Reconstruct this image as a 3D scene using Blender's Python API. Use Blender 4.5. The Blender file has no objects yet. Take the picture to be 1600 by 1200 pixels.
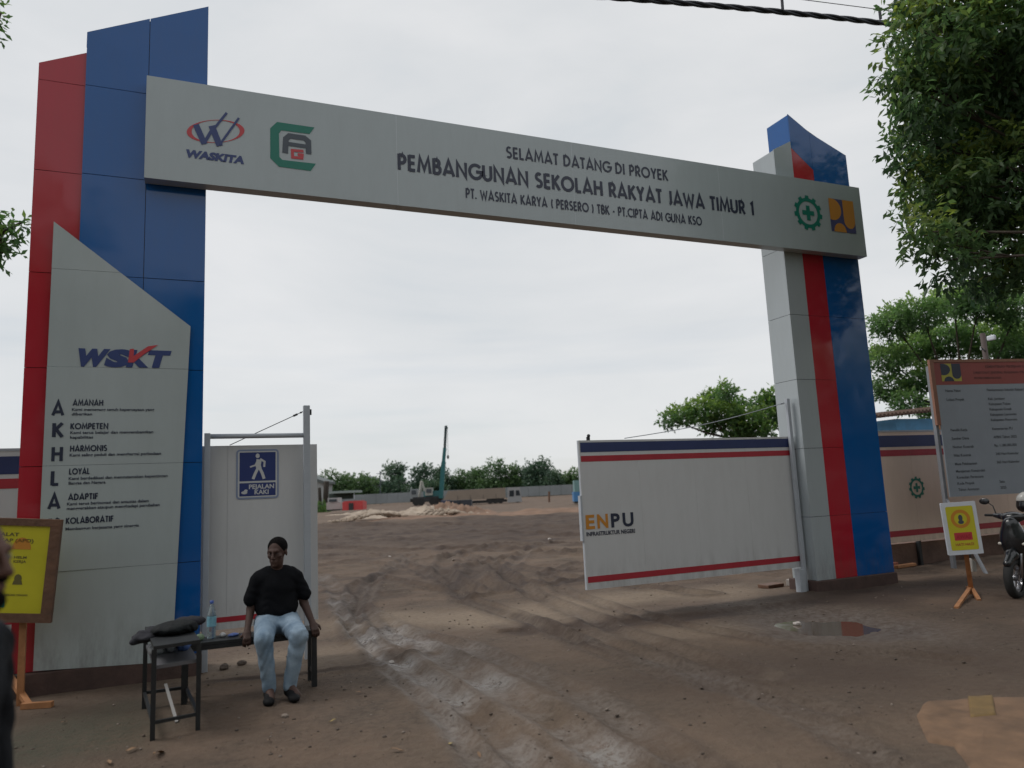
import bpy, math, random
import numpy as np
from math import sin, cos, pi, radians, sqrt
from mathutils import Vector, Matrix

random.seed(7); rng = np.random.default_rng(11)
S = bpy.context.scene
COL = S.collection

# ------------------------------------------------------------------ camera
PSI, PIT, ROL, FPX = radians(23.1493), radians(8.1881), radians(-2.6409), 1157.0
EYE = Vector((0, 0, 1.6))
FW = Vector((sin(PSI)*cos(PIT), cos(PSI)*cos(PIT), sin(PIT)))
_r = Vector((cos(PSI), -sin(PSI), 0)); _u = _r.cross(FW)
RT = cos(ROL)*_r + sin(ROL)*_u; UP = -sin(ROL)*_r + cos(ROL)*_u
cd = bpy.data.cameras.new('camera'); cam = bpy.data.objects.new('camera', cd); COL.objects.link(cam)
M = Matrix((RT, UP, -FW)).transposed().to_4x4(); M.translation = EYE
cam.matrix_world = M
cd.sensor_width = 36.0; cd.lens = FPX/1600*36; cd.clip_start = 0.05; cd.clip_end = 3000
cd.dof.use_dof = True; cd.dof.focus_distance = 8.8; cd.dof.aperture_fstop = 1.4
S.camera = cam

# ------------------------------------------------------------------ world, sun, exposure
SUN_EL, SUN_AZ = radians(52), radians(-62)      # azimuth from +Y towards +X
w = bpy.data.worlds.new('World'); S.world = w; w.use_nodes = True
nt = w.node_tree; nt.nodes.clear(); N = nt.nodes.new; L = nt.links.new
out = N('ShaderNodeOutputWorld'); mix = N('ShaderNodeMixShader'); L(mix.outputs[0], out.inputs[0])
sky = N('ShaderNodeTexSky'); sky.sky_type = 'NISHITA'; sky.sun_disc = False
sky.sun_elevation = SUN_EL; sky.sun_rotation = SUN_AZ
b1 = N('ShaderNodeBackground'); b1.inputs[1].default_value = 0.10; L(sky.outputs[0], b1.inputs[0])
b2 = N('ShaderNodeBackground'); b2.inputs[1].default_value = 1.0
tc = N('ShaderNodeTexCoord')
mp = N('ShaderNodeMapping'); mp.inputs['Scale'].default_value = (1.0, 1.0, 3.2); mp.inputs['Location'].default_value = (3.1, 1.2, .4); L(tc.outputs['Generated'], mp.inputs[0])
n1 = N('ShaderNodeTexNoise'); n1.inputs['Scale'].default_value = 2.0; n1.inputs['Detail'].default_value = 7; n1.inputs['Roughness'].default_value = .52
n1.inputs['Distortion'].default_value = .35
L(mp.outputs[0], n1.inputs[0])
cr = N('ShaderNodeValToRGB'); L(n1.outputs[0], cr.inputs[0])
e = cr.color_ramp.elements
e[0].position = .30; e[0].color = (.575, .612, .64, 1)
e[1].position = .66; e[1].color = (.725, .73, .735, 1)
m_ = cr.color_ramp.elements.new(.47); m_.color = (.66, .675, .686, 1)
L(cr.outputs[0], b2.inputs[0])
# thin blue-grey gaps low in the overcast
sx = N('ShaderNodeSeparateXYZ'); L(tc.outputs['Generated'], sx.inputs[0])
mp2 = N('ShaderNodeMapping'); mp2.inputs['Scale'].default_value = (1.2, 1.2, 14); L(tc.outputs['Generated'], mp2.inputs[0])
n2 = N('ShaderNodeTexNoise'); n2.inputs['Scale'].default_value = 1.7; n2.inputs['Detail'].default_value = 5; L(mp2.outputs[0], n2.inputs[0])
r2 = N('ShaderNodeMapRange'); r2.inputs[1].default_value = .50; r2.inputs[2].default_value = .70; r2.inputs[3].default_value = .93; r2.inputs[4].default_value = .66; L(n2.outputs[0], r2.inputs[0])
r3 = N('ShaderNodeMapRange'); r3.inputs[1].default_value = .02; r3.inputs[2].default_value = .28; r3.inputs[3].default_value = 0; r3.inputs[4].default_value = 1; L(sx.outputs[2], r3.inputs[0])
mm = N('ShaderNodeMix'); mm.data_type = 'FLOAT'; L(r3.outputs[0], mm.inputs[0]); L(r2.outputs[0], mm.inputs[2]); mm.inputs[3].default_value = .93
L(mm.outputs[0], mix.inputs[0]); L(b1.outputs[0], mix.inputs[1]); L(b2.outputs[0], mix.inputs[2])
sd = bpy.data.lights.new('sun', 'SUN'); sd.energy = 1.35; sd.angle = radians(22); sd.color = (1, .965, .92)
so = bpy.data.objects.new('sun', sd); COL.objects.link(so)
sv = Vector((sin(SUN_AZ)*cos(SUN_EL), cos(SUN_AZ)*cos(SUN_EL), sin(SUN_EL)))
so.rotation_euler = sv.to_track_quat('Z', 'Y').to_euler(); so.location = sv*40
S.view_settings.view_transform = 'Standard'; S.view_settings.look = 'None'
S.view_settings.exposure = 0.16; S.view_settings.gamma = 1; S.view_settings.use_curve_mapping = False
try:
    S.cycles.use_denoising = True; S.cycles.max_bounces = 8; S.cycles.transparent_max_bounces = 16
    S.cycles.caustics_reflective = False; S.cycles.caustics_refractive = False
except Exception: pass

# ------------------------------------------------------------------ where a pixel of the photo lies in the place
def ray(x, y): return FW*FPX + RT*(x-800) - UP*(y-600)
def P(x, y, d): return EYE + ray(x, y)/FPX*d                     # at depth d along the view axis
def onY(x, y, Y): r = ray(x, y); q = EYE + r*(Y/r.y); return q    # on a wall parallel to the gate
def onG(x, y, Z=0.0): r = ray(x, y); return EYE + r*((Z-1.6)/r.z)

# ------------------------------------------------------------------ materials
MATS = {}
def mat(name, col, rough=.6, var=.0, vscale=4, bump=0., bscale=20, metal=0., coat=0., spec=.5, col2=None, trans=0., alpha=None, dust=None):
    if name in MATS: return MATS[name]
    m = bpy.data.materials.new(name); m.use_nodes = True; MATS[name] = m
    t = m.node_tree; b = t.nodes['Principled BSDF']
    b.inputs['Roughness'].default_value = rough; b.inputs['Metallic'].default_value = metal
    b.inputs['Specular IOR Level'].default_value = spec; b.inputs['Coat Weight'].default_value = coat
    b.inputs['Coat Roughness'].default_value = .08
    if trans: b.inputs['Transmission Weight'].default_value = trans
    co = t.nodes.new('ShaderNodeTexCoord')
    c = tuple(col)+(1,)
    b.inputs['Base Color'].default_value = c
    if var or col2:
        n = t.nodes.new('ShaderNodeTexNoise'); n.inputs['Scale'].default_value = vscale; n.inputs['Detail'].default_value = 6
        n.inputs['Roughness'].default_value = .62
        t.links.new(co.outputs['Object'], n.inputs[0])
        r = t.nodes.new('ShaderNodeMapRange'); r.inputs[1].default_value = .32; r.inputs[2].default_value = .68; t.links.new(n.outputs[0], r.inputs[0])
        x = t.nodes.new('ShaderNodeMix'); x.data_type = 'RGBA'
        t.links.new(r.outputs[0], x.inputs[0])
        c2 = tuple(col2)+(1,) if col2 else tuple(v*(1+var) for v in col)+(1,)
        x.inputs[6].default_value = tuple(v*(1-var) for v in col)+(1,) if not col2 else c
        x.inputs[7].default_value = c2
        t.links.new(x.outputs[2], b.inputs['Base Color'])
        rr = t.nodes.new('ShaderNodeMapRange'); rr.inputs[3].default_value = rough*.85; rr.inputs[4].default_value = min(1, rough*1.2); t.links.new(n.outputs[0], rr.inputs[0]); t.links.new(rr.outputs[0], b.inputs['Roughness'])
    if bump:
        n = t.nodes.new('ShaderNodeTexNoise'); n.inputs['Scale'].default_value = bscale; n.inputs['Detail'].default_value = 4
        t.links.new(co.outputs['Object'], n.inputs[0])
        bb = t.nodes.new('ShaderNodeBump'); bb.inputs['Strength'].default_value = bump; bb.inputs['Distance'].default_value = .02
        t.links.new(n.outputs[0], bb.inputs['Height']); t.links.new(bb.outputs[0], b.inputs['Normal'])
    return m

def acp(name, col, rough=.16, grime=(.09, .075, .06)):
    """glossy aluminium composite cladding: gentle waviness, dust, mud splashed up from the foot"""
    m = bpy.data.materials.new(name); m.use_nodes = True; MATS[name] = m
    t = m.node_tree; b = t.nodes['Principled BSDF']; nn = t.nodes.new; ll = t.links.new
    co = nn('ShaderNodeTexCoord'); geo = nn('ShaderNodeNewGeometry')
    n = nn('ShaderNodeTexNoise'); n.inputs['Scale'].default_value = 1.3; n.inputs['Detail'].default_value = 2; ll(geo.outputs['Position'], n.inputs[0])
    bb = nn('ShaderNodeBump'); bb.inputs['Strength'].default_value = .35; bb.inputs['Distance'].default_value = .03
    ll(n.outputs[0], bb.inputs['Height']); ll(bb.outputs[0], b.inputs['Normal'])
    gm_ = nn('ShaderNodeMapping'); gm_.inputs['Scale'].default_value = (1, 1, .22); ll(geo.outputs['Position'], gm_.inputs[0])
    g = nn('ShaderNodeTexNoise'); g.inputs['Scale'].default_value = 9; g.inputs['Detail'].default_value = 8; g.inputs['Roughness'].default_value = .72; ll(gm_.outputs[0], g.inputs[0])
    s = nn('ShaderNodeSeparateXYZ'); ll(geo.outputs['Position'], s.inputs[0])
    hz = nn('ShaderNodeMapRange'); hz.inputs[1].default_value = .15; hz.inputs[2].default_value = .75; hz.inputs[3].default_value = .55; hz.inputs[4].default_value = 0; ll(s.outputs[2], hz.inputs[0])
    gm = nn('ShaderNodeMapRange'); gm.inputs[1].default_value = .42; gm.inputs[2].default_value = .75; ll(g.outputs[0], gm.inputs[0])
    mu = nn('ShaderNodeMath'); mu.operation = 'MULTIPLY'; ll(gm.outputs[0], mu.inputs[0]); ll(hz.outputs[0], mu.inputs[1])
    ad = nn('ShaderNodeMath'); ad.operation = 'MULTIPLY_ADD'; ll(gm.outputs[0], ad.inputs[0]); ad.inputs[1].default_value = .07; ll(mu.outputs[0], ad.inputs[2])
    x = nn('ShaderNodeMix'); x.data_type = 'RGBA'; x.inputs[6].default_value = tuple(col)+(1,); x.inputs[7].default_value = grime+(1,); ll(ad.outputs[0], x.inputs[0])
    ll(x.outputs[2], b.inputs['Base Color'])
    rr = nn('ShaderNodeMapRange'); rr.inputs[3].default_value = rough*.9; rr.inputs[4].default_value = rough*1.3; b.inputs['Specular IOR Level'].default_value = .55; ll(g.outputs[0], rr.inputs[0]); ll(rr.outputs[0], b.inputs['Roughness'])
    return m

M_red = acp('cladding_red', (.42, .022, .038), .09); M_blue = acp('cladding_blue', (.004, .092, .32), .09); M_grey = acp('cladding_silver', (.38, .42, .44), .15)
M_board = acp('sheet_white', (.40, .445, .45), .13)
M_beam = acp('beam_silver', (.39, .44, .455), .18)
M_leaf = acp('painted_white_sheet', (.565, .57, .575), .42)
M_fence = acp('fence_cream_sheet', (.76, .59, .48), .45)
M_stripe_r = mat('stripe_red', (.38, .025, .04), .45, .1); M_stripe_b = mat('stripe_navy', (.022, .035, .12), .45, .1)
M_post = mat('steel_white_paint', (.40, .43, .47), .38, .06, 6, .05, 30)
M_core = mat('dark_subframe', (.02, .022, .025), .6); M_seam = mat('seam_sealant', (.03, .04, .06), .5)
M_ink = mat('lettering_navy', (.022, .028, .055), .4); M_ink2 = mat('lettering_blue', (.03, .05, .17), .4)
M_green = mat('logo_green', (.005, .17, .12), .4); M_lred = mat('logo_red', (.50, .05, .06), .4); M_or = mat('logo_orange', (.55, .23, .03), .45); M_pur = mat('logo_indigo', (.06, .06, .17), .45)
M_slate = mat('logo_slate', (.06, .075, .095), .4)
M_plinth = mat('plinth_brown_mortar', (.075, .045, .038), .85, .25, 5, .5, 14)
M_brick = mat('brick_red', (.30, .10, .06), .85, .2, 8, .4, 30)
M_wood = mat('brown_wood', (.13, .065, .038), .6, .25, 9, .3, 30); M_wood2 = mat('orange_wood', (.38, .17, .07), .6, .2, 9, .3, 30)
M_yel = mat('sign_yellow', (.55, .50, .02), .45, .06, 3); M_yel2 = mat('warning_yellow', (.55, .50, .03), .45, .05, 3)
M_white = mat('white_plastic', (.62, .65, .70), .4, .05); M_blk = mat('black_metal', (.018, .02, .022), .45, .2, 10)
M_tyre = mat('tyre_rubber', (.02, .02, .02), .8, .2); M_chrome = mat('dull_metal', (.4, .4, .42), .3, metal=1.)
M_black_pl = mat('black_plastic', (.012, .013, .015), .25, coat=.5)
M_skin = mat('brown_skin', (.068, .034, .025), .65, .12, 14, .1, 60); M_skin2 = mat('tan_skin', (.11, .050, .035), .65, .1, 14, .15, 80)
M_hair = mat('black_hair', (.006, .005, .005), .95, .3, 60, .6, 160, spec=.1); M_shirt = mat('black_cotton', (.0075, .008, .010), .95, .15, 8, .2, 60, spec=.12)
M_jean = mat('washed_denim', (.13, .20, .28), .9, .0, 5, .25, 90, col2=(.32, .41, .50)); M_shoe = mat('dark_shoe', (.009, .009, .010), .7, spec=.2)
M_jacket = mat('charcoal_cloth', (.018, .020, .024), .95, .2, 10, .3, 50, spec=.15)
M_eyed = mat('eye_dark', (.03, .025, .022), .2); M_eye = mat('eye_white', (.16, .13, .11), .25); M_bark = mat('bark', (.07, .055, .042), .9, .3, 7, .8, 18)
M_cable = mat('cable_black', (.015, .017, .025), .5)

# ------------------------------------------------------------------ mesh helpers
class MB:
    def __init__(s): s.v = []; s.f = []; s.m = []; s.cur = 0
    def add(s, vs, fs):
        o = len(s.v); s.v += [tuple(v) for v in vs]
        for f in fs: s.f.append(tuple(i+o for i in f)); s.m.append(s.cur)
        return s
    def box(s, a, b, R=None, c=None):
        x0, y0, z0 = a; x1, y1, z1 = b
        vs = [(x0,y0,z0),(x1,y0,z0),(x1,y1,z0),(x0,y1,z0),(x0,y0,z1),(x1,y0,z1),(x1,y1,z1),(x0,y1,z1)]
        if R is not None: vs = [R @ Vector(v) for v in vs]
        if c is not None: vs = [Vector(v)+Vector(c) for v in vs]
        return s.add(vs, [(0,3,2,1),(4,5,6,7),(0,1,5,4),(1,2,6,5),(2,3,7,6),(3,0,4,7)])
    def prism(s, poly, y0, y1):       # polygon in XZ (counter-clockwise seen from -Y), extruded along Y
        n = len(poly); vs = [(x, y0, z) for x, z in poly]+[(x, y1, z) for x, z in poly]
        A = sum(poly[i][0]*poly[(i+1) % n][1]-poly[(i+1) % n][0]*poly[i][1] for i in range(n))
        fs = [tuple(range(n)), tuple(range(2*n-1, n-1, -1))]+[((i+1) % n, i, n+i, n+(i+1) % n) for i in range(n)]
        if A < 0: fs = [tuple(reversed(f)) for f in fs]
        return s.add(vs, fs)
    def prismf(s, poly, d0, d1, fr):  # the same in a frame (origin, ux, uz, normal-out)
        t = MB(); t.prism(poly, -d1, -d0); O, ux, uz, un = fr
        vs = [O+ux*v[0]+uz*v[2]-un*v[1] for v in t.v]
        return s.add(vs, t.f)
    def bar(s, a, b, wx, wy=None, up=(0, 0, 1)):
        a = Vector(a); b = Vector(b); wy = wy or wx; d = (b-a).normalized(); u = Vector(up)
        if abs(d.dot(u)) > .95: u = Vector((0, 1, 0))
        p = d.cross(u).normalized(); q = p.cross(d).normalized()
        vs = [c+p*i*wx/2+q*j*wy/2 for c in (a, b) for i, j in ((-1,-1),(1,-1),(1,1),(-1,1))]
        return s.add(vs, [(0,1,2,3),(7,6,5,4),(0,4,5,1),(1,5,6,2),(2,6,7,3),(3,7,4,0)])
    def tube(s, pts, rad, n=8, cap=True):
        pts = [Vector(p) for p in pts]; k = len(pts)
        if not hasattr(rad, '__len__'): rad = [rad]*k
        rings = []; prev = None
        for i, p in enumerate(pts):
            d = (pts[min(i+1, k-1)]-pts[max(i-1, 0)]).normalized()
            if prev is None:
                u = d.cross(Vector((0, 0, 1)) if abs(d.z) < .9 else Vector((1, 0, 0))).normalized()
            else: u = (prev-d*prev.dot(d)).normalized()
            prev = u; q = d.cross(u)
            rings.append([p+(u*cos(2*pi*j/n)+q*sin(2*pi*j/n))*rad[i] for j in range(n)])
        vs = [v for r in rings for v in r]
        fs = [(i*n+j, i*n+(j+1) % n, (i+1)*n+(j+1) % n, (i+1)*n+j) for i in range(k-1) for j in range(n)]
        if cap: fs += [tuple(reversed(range(n))), tuple((k-1)*n+j for j in range(n))]
        return s.add(vs, fs)
    def lathe(s, prof, n=20, c=(0, 0, 0), axis='z'):
        vs = []
        for r, h in prof:
            for j in range(n):
                a = 2*pi*j/n
                q = (r*cos(a), r*sin(a), h) if axis == 'z' else ((r*cos(a), h, r*sin(a)) if axis == 'y' else (h, r*cos(a), r*sin(a)))
                vs.append(Vector(q)+Vector(c))
        k = len(prof)
        fs = [(i*n+j, i*n+(j+1) % n, (i+1)*n+(j+1) % n, (i+1)*n+j) for i in range(k-1) for j in range(n)]
        if axis == 'y': fs = [tuple(reversed(f)) for f in fs]
        return s.add(vs, fs)
    def sphere(s, c, r, n=12, m=8):
        r = r if hasattr(r, '__len__') else (r, r, r)
        vs = [(c[0]+r[0]*sin(pi*i/m)*cos(2*pi*j/n), c[1]+r[1]*sin(pi*i/m)*sin(2*pi*j/n), c[2]+r[2]*cos(pi*i/m)) for i in range(m+1) for j in range(n)]
        return s.add(vs, [(i*n+j, (i+1)*n+j, (i+1)*n+(j+1) % n, i*n+(j+1) % n) for i in range(m) for j in range(n)])
    def build(s, name, m, parent=None, org=(0, 0, 0), smooth=False, bevel=0):
        o = mkobj(name, s.v, s.f, m, parent, org, smooth)
        if isinstance(m, (list, tuple)): o.data.polygons.foreach_set('material_index', s.m)
        if bevel:
            b = o.modifiers.new('bevel', 'BEVEL'); b.width = bevel; b.segments = 2; b.limit_method = 'ANGLE'
        return o

def mkobj(name, vs, fs, m, parent=None, org=(0, 0, 0), smooth=False):
    me = bpy.data.meshes.new(name); org = Vector(org)
    if isinstance(vs, np.ndarray):
        vs = vs-np.array(org); fs = np.asarray(fs)
        k = fs.shape[1]
        me.vertices.add(len(vs)); me.vertices.foreach_set('co', vs.astype(np.float32).ravel())
        me.loops.add(fs.size); me.loops.foreach_set('vertex_index', fs.astype(np.int32).ravel())
        me.polygons.add(len(fs)); me.polygons.foreach_set('loop_start', np.arange(0, fs.size, k, dtype=np.int32))
        me.update(calc_edges=True)
    else: me.from_pydata([Vector(v)-org for v in vs], [], fs)
    if smooth: me.polygons.foreach_set('use_smooth', [True]*len(me.polygons))
    for q in (m if isinstance(m, (list, tuple)) else [m]): me.materials.append(q)
    o = bpy.data.objects.new(name, me); COL.objects.link(o)
    if parent is not None: o.parent = parent
    else: o.location = org
    return o
def thing(name, label, cat, loc=(0, 0, 0), rz=0, group=None):
    o = bpy.data.objects.new(name, None); COL.objects.link(o); o.location = loc; o.rotation_euler = (0, 0, rz)
    o.empty_display_size = .2; return tag(o, label, cat, group)
def tag(o, label=None, cat=None, group=None, kind=None):
    if label: o['label'] = label
    if cat: o['category'] = cat
    if group: o['group'] = group
    if kind: o['kind'] = kind
    return o
def copy_tree(o, parent=None):
    c = o.copy(); COL.objects.link(c); c.parent = parent
    for ch in list(o.children): copy_tree(ch, c)
    return c
def ring_poly(cx, cz, rx, rz, n=28, a0=0, a1=2*pi): return [(cx+rx*cos(a0+(a1-a0)*i/n), cz+rz*sin(a0+(a1-a0)*i/n)) for i in range(n if a1-a0 > 6.2 else n+1)]

# numpy value noise
def _h(ix, iy, s):
    a = (ix.astype(np.int64)*374761393+iy.astype(np.int64)*668265263+s*982451653) & 0xffffffff
    a = ((a ^ (a >> 13))*1274126177) & 0xffffffff
    return ((a ^ (a >> 16)) & 0xffff)/65535.0
def vn(x, y, s=0):
    ix = np.floor(x); iy = np.floor(y); fx = x-ix; fy = y-iy; fx = fx*fx*(3-2*fx); fy = fy*fy*(3-2*fy)
    return (_h(ix, iy, s)*(1-fx)+_h(ix+1, iy, s)*fx)*(1-fy)+(_h(ix, iy+1, s)*(1-fx)+_h(ix+1, iy+1, s)*fx)*fy
def fbm(x, y, o=4, s=0): return sum(vn(x*2**i, y*2**i, s+i)*.5**i for i in range(o))/(2-.5**(o-1))-.5

# ------------------------------------------------------------------ ground
def axis(lo, hi, step, far0, far1, g=1.07, g1=None):
    c = list(np.arange(lo, hi, step)); s = step; x = c[-1]
    while x < far1: s *= (g1 or g) if s < 3 else 1.12; x += s; c.append(x)
    s = step; x = c[0]
    while x > far0: s *= g; x -= s; c.insert(0, x)
    return np.array(c)
GX = axis(-2.6, 11.5, .045, -900, 1100, 1.08, 1.03); GY = axis(3.0, 12.5, .04, -60, 1200, 1.06, 1.0155)
X, Yg = np.meshgrid(GX, GY)
def polydist(X, Y, pts):
    D = np.full(X.shape, 1e9); T = np.zeros(X.shape)
    for (ax, ay), (bx, by) in zip(pts[:-1], pts[1:]):
        dx, dy = bx-ax, by-ay; t = np.clip(((X-ax)*dx+(Y-ay)*dy)/(dx*dx+dy*dy), 0, 1)
        sg = np.sign(dx*(Y-ay)-dy*(X-ax)); d = np.hypot(X-ax-t*dx, Y-ay-t*dy)
        m = d < np.abs(D); D = np.where(m, d*np.where(sg == 0, 1, sg), D)
    return D
g2 = lambda *pp: [tuple(onG(x, y)[:2]) for x, y in pp]
near = np.exp(-((np.clip(np.hypot(X-3, Yg-7)-16, 0, None))/14)**2)
Z = near*(.035*fbm(X*.5, Yg*.5, 3, 3)+.022*fbm(X*2.2, Yg*2.2, 4, 9)+.011*fbm(X*9, Yg*9, 3, 21))+(1-near)*(.14*fbm(X*.11, Yg*.11, 4, 31)+.02)
Z += (1-near)*.08*fbm(X*.7, Yg*.7, 3, 5)
sand = np.clip(.25+1.5*fbm(X*.35, Yg*.35, 4, 40), 0, 1)*.35; wet = np.zeros_like(X); dark = np.clip(.2+1.3*fbm(X*.5+9, Yg*.5, 4, 50), 0, 1)*.6; moss = np.zeros_like(X)
TR = [ # tyre tracks: points in the photo, half width, depth, wetness
 (g2((545, 975), (600, 1022), (660, 1060), (740, 1115), (830, 1200), (960, 1320)), .10, .032, 1.),
 (g2((610, 985), (690, 1028), (760, 1068), (850, 1118), (960, 1190), (1100, 1280)), .13, .030, 1.),
 (g2((520, 940), (560, 1000), (610, 1050), (690, 1120), (780, 1230)), .07, .02, .65),
 (g2((640, 870), (585, 905), (560, 950), (585, 990), (640, 1020)), .12, .03, .15),
 (g2((860, 845), (820, 865), (790, 900), (830, 930), (960, 985), (1200, 1060)), .13, .028, .1),
 (g2((905, 880), (850, 900), (880, 925), (1000, 965), (1250, 1010), (1500, 1030)), .10, .022, .1),
 (g2((500, 838), (640, 850), (760, 880), (900, 905), (1100, 930)), .16, .03, .05),
 (g2((500, 870), (600, 868), (700, 895), (720, 940), (860, 985), (1050, 1060), (1300, 1110)), .11, .022, .1),
 (g2((500, 900), (540, 940), (620, 985), (720, 1010), (900, 1080), (1080, 1200)), .12, .022, .35),
 (g2((900, 990), (1050, 1040), (1250, 1120), (1450, 1230)), .10, .018, .25)]
TR += [
 (g2((500, 845), (600, 836), (760, 832), (905, 838)), .28, .05, 0), (g2((500, 856), (620, 862), (760, 856), (905, 866)), .22, .05, 0),
 (g2((905, 850), (780, 852), (700, 872), (690, 900), (740, 930)), .17, .045, .05), (g2((905, 862), (810, 868), (745, 885), (740, 905), (790, 925)), .17, .045, .05),
 (g2((560, 1000), (545, 960), (560, 915), (640, 880), (760, 862)), .12, .035, .1), (g2((500, 885), (560, 878), (650, 890), (700, 915)), .13, .03, .05),
 (g2((500, 828), (700, 822), (905, 826)), .45, .06, 0), (g2((600, 905), (700, 925), (800, 960), (900, 1000)), .10, .025, 0),
 (g2((905, 905), (850, 915), (800, 905), (760, 880)), .12, .03, 0)]
for k, (pts, hw, dp, wt) in enumerate(TR):
    d = np.abs(polydist(X+.05*fbm(X*1.5, Yg*1.5, 2, k), Yg+.05*fbm(X*1.5+5, Yg*1.5, 2, k), pts))
    rut = np.exp(-(d/hw)**4); sh = np.exp(-((d-hw*1.5)/(hw*.45))**2)
    Z += -dp*1.25*rut+dp*.9*sh*(1+1.6*fbm(X*4, Yg*4, 3, k+70))
    Z += .006*rut*np.sin((X*.35+Yg)*2*pi/.09+k)
    wet = np.maximum(wet, wt*np.exp(-(d/(hw*1.6))**4)*np.clip(.55+2.2*fbm(X*2.6, Yg*2.6, 4, 60+k), 0, 1))
    dark += .5*sh*(1-wt)+.35*rut*(1-wt)
def blob(x, y, rx, ry, ang=0):
    c = onG(x, y); a = radians(ang); dx = X-c.x; dy = Yg-c.y; u = dx*cos(a)+dy*sin(a); v = -dx*sin(a)+dy*cos(a)
    return np.clip(1.25-np.sqrt((u/rx)**2+(v/ry)**2)+.9*fbm(X*.9, Yg*.9, 4, int(x)), 0, 1)
sm = lambda t: t*t*(3-2*t)
rid = 1-2*np.abs(fbm(X*.9+.6*fbm(X*.5, Yg*.5, 2, 200), Yg*1.3, 4, 201))*2; Rr_ = np.hypot(X, Yg)
churn = np.clip((Rr_-9.5)/4, 0, 1)*np.clip((46-Rr_)/8, 0, 1)
Z += churn*(.055*rid*np.clip(Rr_/22, .5, 2)+.05*fbm(X*3.1, Yg*3.1, 3, 210)*np.clip(Rr_/20, .5, 1.6)); dark += churn*.75*np.clip(-fbm(X*.9+.3, Yg*1.5, 4, 220)*4, 0, 1)
sand = np.maximum(sand, sm(blob(735, 965, 1.25, 2.2, 60))); sand = np.maximum(sand, sm(blob(1010, 935, 2.6, 1.0, -8)))
sand = np.maximum(sand, .8*sm(blob(450, 1030, 1.2, .8, 0))); sand = np.maximum(sand, .7*sm(blob(1090, 985, 1.4, .5, -15)))
sand = np.maximum(sand, .75*sm(blob(1200, 1055, .6, .25, 0)))
# the kerb-like lip where the drier entrance soil stops, its border shadow painted in dark
lip = polydist(X, Yg, g2((820, 985), (900, 978), (1050, 966), (1240, 945), (1320, 925)))
m = (X > 3.2) & (X < 9.4) & (np.abs(lip) < 1.5)
Z += np.where(m, .035/(1+np.exp(-lip/.03))*np.exp(-(lip/.8)**2), 0); dark += np.where(m, 1.3*np.exp(-((lip+.10)/.16)**2), 0)
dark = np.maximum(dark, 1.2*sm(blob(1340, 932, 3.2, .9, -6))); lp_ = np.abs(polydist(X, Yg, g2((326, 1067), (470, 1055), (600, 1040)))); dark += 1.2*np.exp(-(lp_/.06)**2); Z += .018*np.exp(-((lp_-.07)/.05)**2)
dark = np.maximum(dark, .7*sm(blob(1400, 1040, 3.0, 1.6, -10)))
moss = np.maximum(moss, sm(blob(120, 1150, .9, .9)))
R_ = np.hypot(X, Yg)
dark = np.where(R_ > 17, dark*.7+1.1*np.exp(-((R_-32+6*fbm(X*.06, Yg*.06, 3, 77))/11)**4)*(.75+.8*fbm(X*.3, Yg*.3, 3, 81)), dark)
far = np.clip((R_-40)/10, 0, 1); sand = np.maximum(sand*(1-far), far*(.05+.6*fbm(X*.05, Yg*.09, 4, 90)))
Z += .32*np.exp(-((R_-42)/3)**2)*np.clip(fbm(X*.3, Yg*.3, 4, 95)*1.5+.6, 0, 1)
# hollows that hold the puddles
PUD = onG(1290, 968); PUD2 = onG(775, 1068)
ub = np.hypot((X-onG(1290, 972).x)/.75, (Yg-onG(1290, 972).y)/1.0)+.8*fbm(X*1.6, Yg*1.6, 4, 101)
Z -= .06*np.exp(-ub**4)*(1+.0*X); wet = np.maximum(wet, .35*np.exp(-(ub/1.35)**4))
dark = np.maximum(dark, .8*np.exp(-(ub/1.5)**4))
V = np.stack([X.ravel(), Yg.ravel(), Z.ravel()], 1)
ny, nx = X.shape; I = np.arange(ny*nx).reshape(ny, nx)
Fq = np.stack([I[:-1, :-1].ravel(), I[:-1, 1:].ravel(), I[1:, 1:].ravel(), I[1:, :-1].ravel()], 1)
M_ground = bpy.data.materials.new('damp_soil'); M_ground.use_nodes = True
t = M_ground.node_tree; b = t.nodes['Principled BSDF']; nn = t.nodes.new; ll = t.links.new
at_ = nn('ShaderNodeAttribute'); at_.attribute_name = 'zones'; sp = nn('ShaderNodeSeparateColor'); ll(at_.outputs['Color'], sp.inputs[0])
geo = nn('ShaderNodeNewGeometry')
def noise(sc, det=6, ro=.6):
    n = nn('ShaderNodeTexNoise'); n.inputs['Scale'].default_value = sc; n.inputs['Detail'].default_value = det; n.inputs['Roughness'].default_value = ro; ll(geo.outputs['Position'], n.inputs[0]); return n.outputs[0]
def mr(a, i0, i1, o0, o1):
    n = nn('ShaderNodeMapRange'); n.inputs[1].default_value = i0; n.inputs[2].default_value = i1; n.inputs[3].default_value = o0; n.inputs[4].default_value = o1; ll(a, n.inputs[0]); return n.outputs[0]
def mixc(f, a, c):
    n = nn('ShaderNodeMix'); n.data_type = 'RGBA'
    if hasattr(f, 'links'): ll(f, n.inputs[0])
    else: n.inputs[0].default_value = f
    for s_, q in ((6, a), (7, c)):
        if hasattr(q, 'links'): ll(q, n.inputs[s_])
        else: n.inputs[s_].default_value = q+(1,)
    return n.outputs[2]
def mth(op, a, c):
    n = nn('ShaderNodeMath'); n.operation = op; n.use_clamp = True
    for s_, q in ((0, a), (1, c)):
        if hasattr(q, 'links'): ll(q, n.inputs[s_])
        else: n.inputs[s_].default_value = q
    return n.outputs[0]
nb = noise(1.1, 9, .66); nf = noise(16, 8, .7); nv = noise(70, 4, .7)
base = mixc(mr(nb, .36, .64, 0, 1), (.070, .048, .034), (.150, .098, .066))
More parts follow.
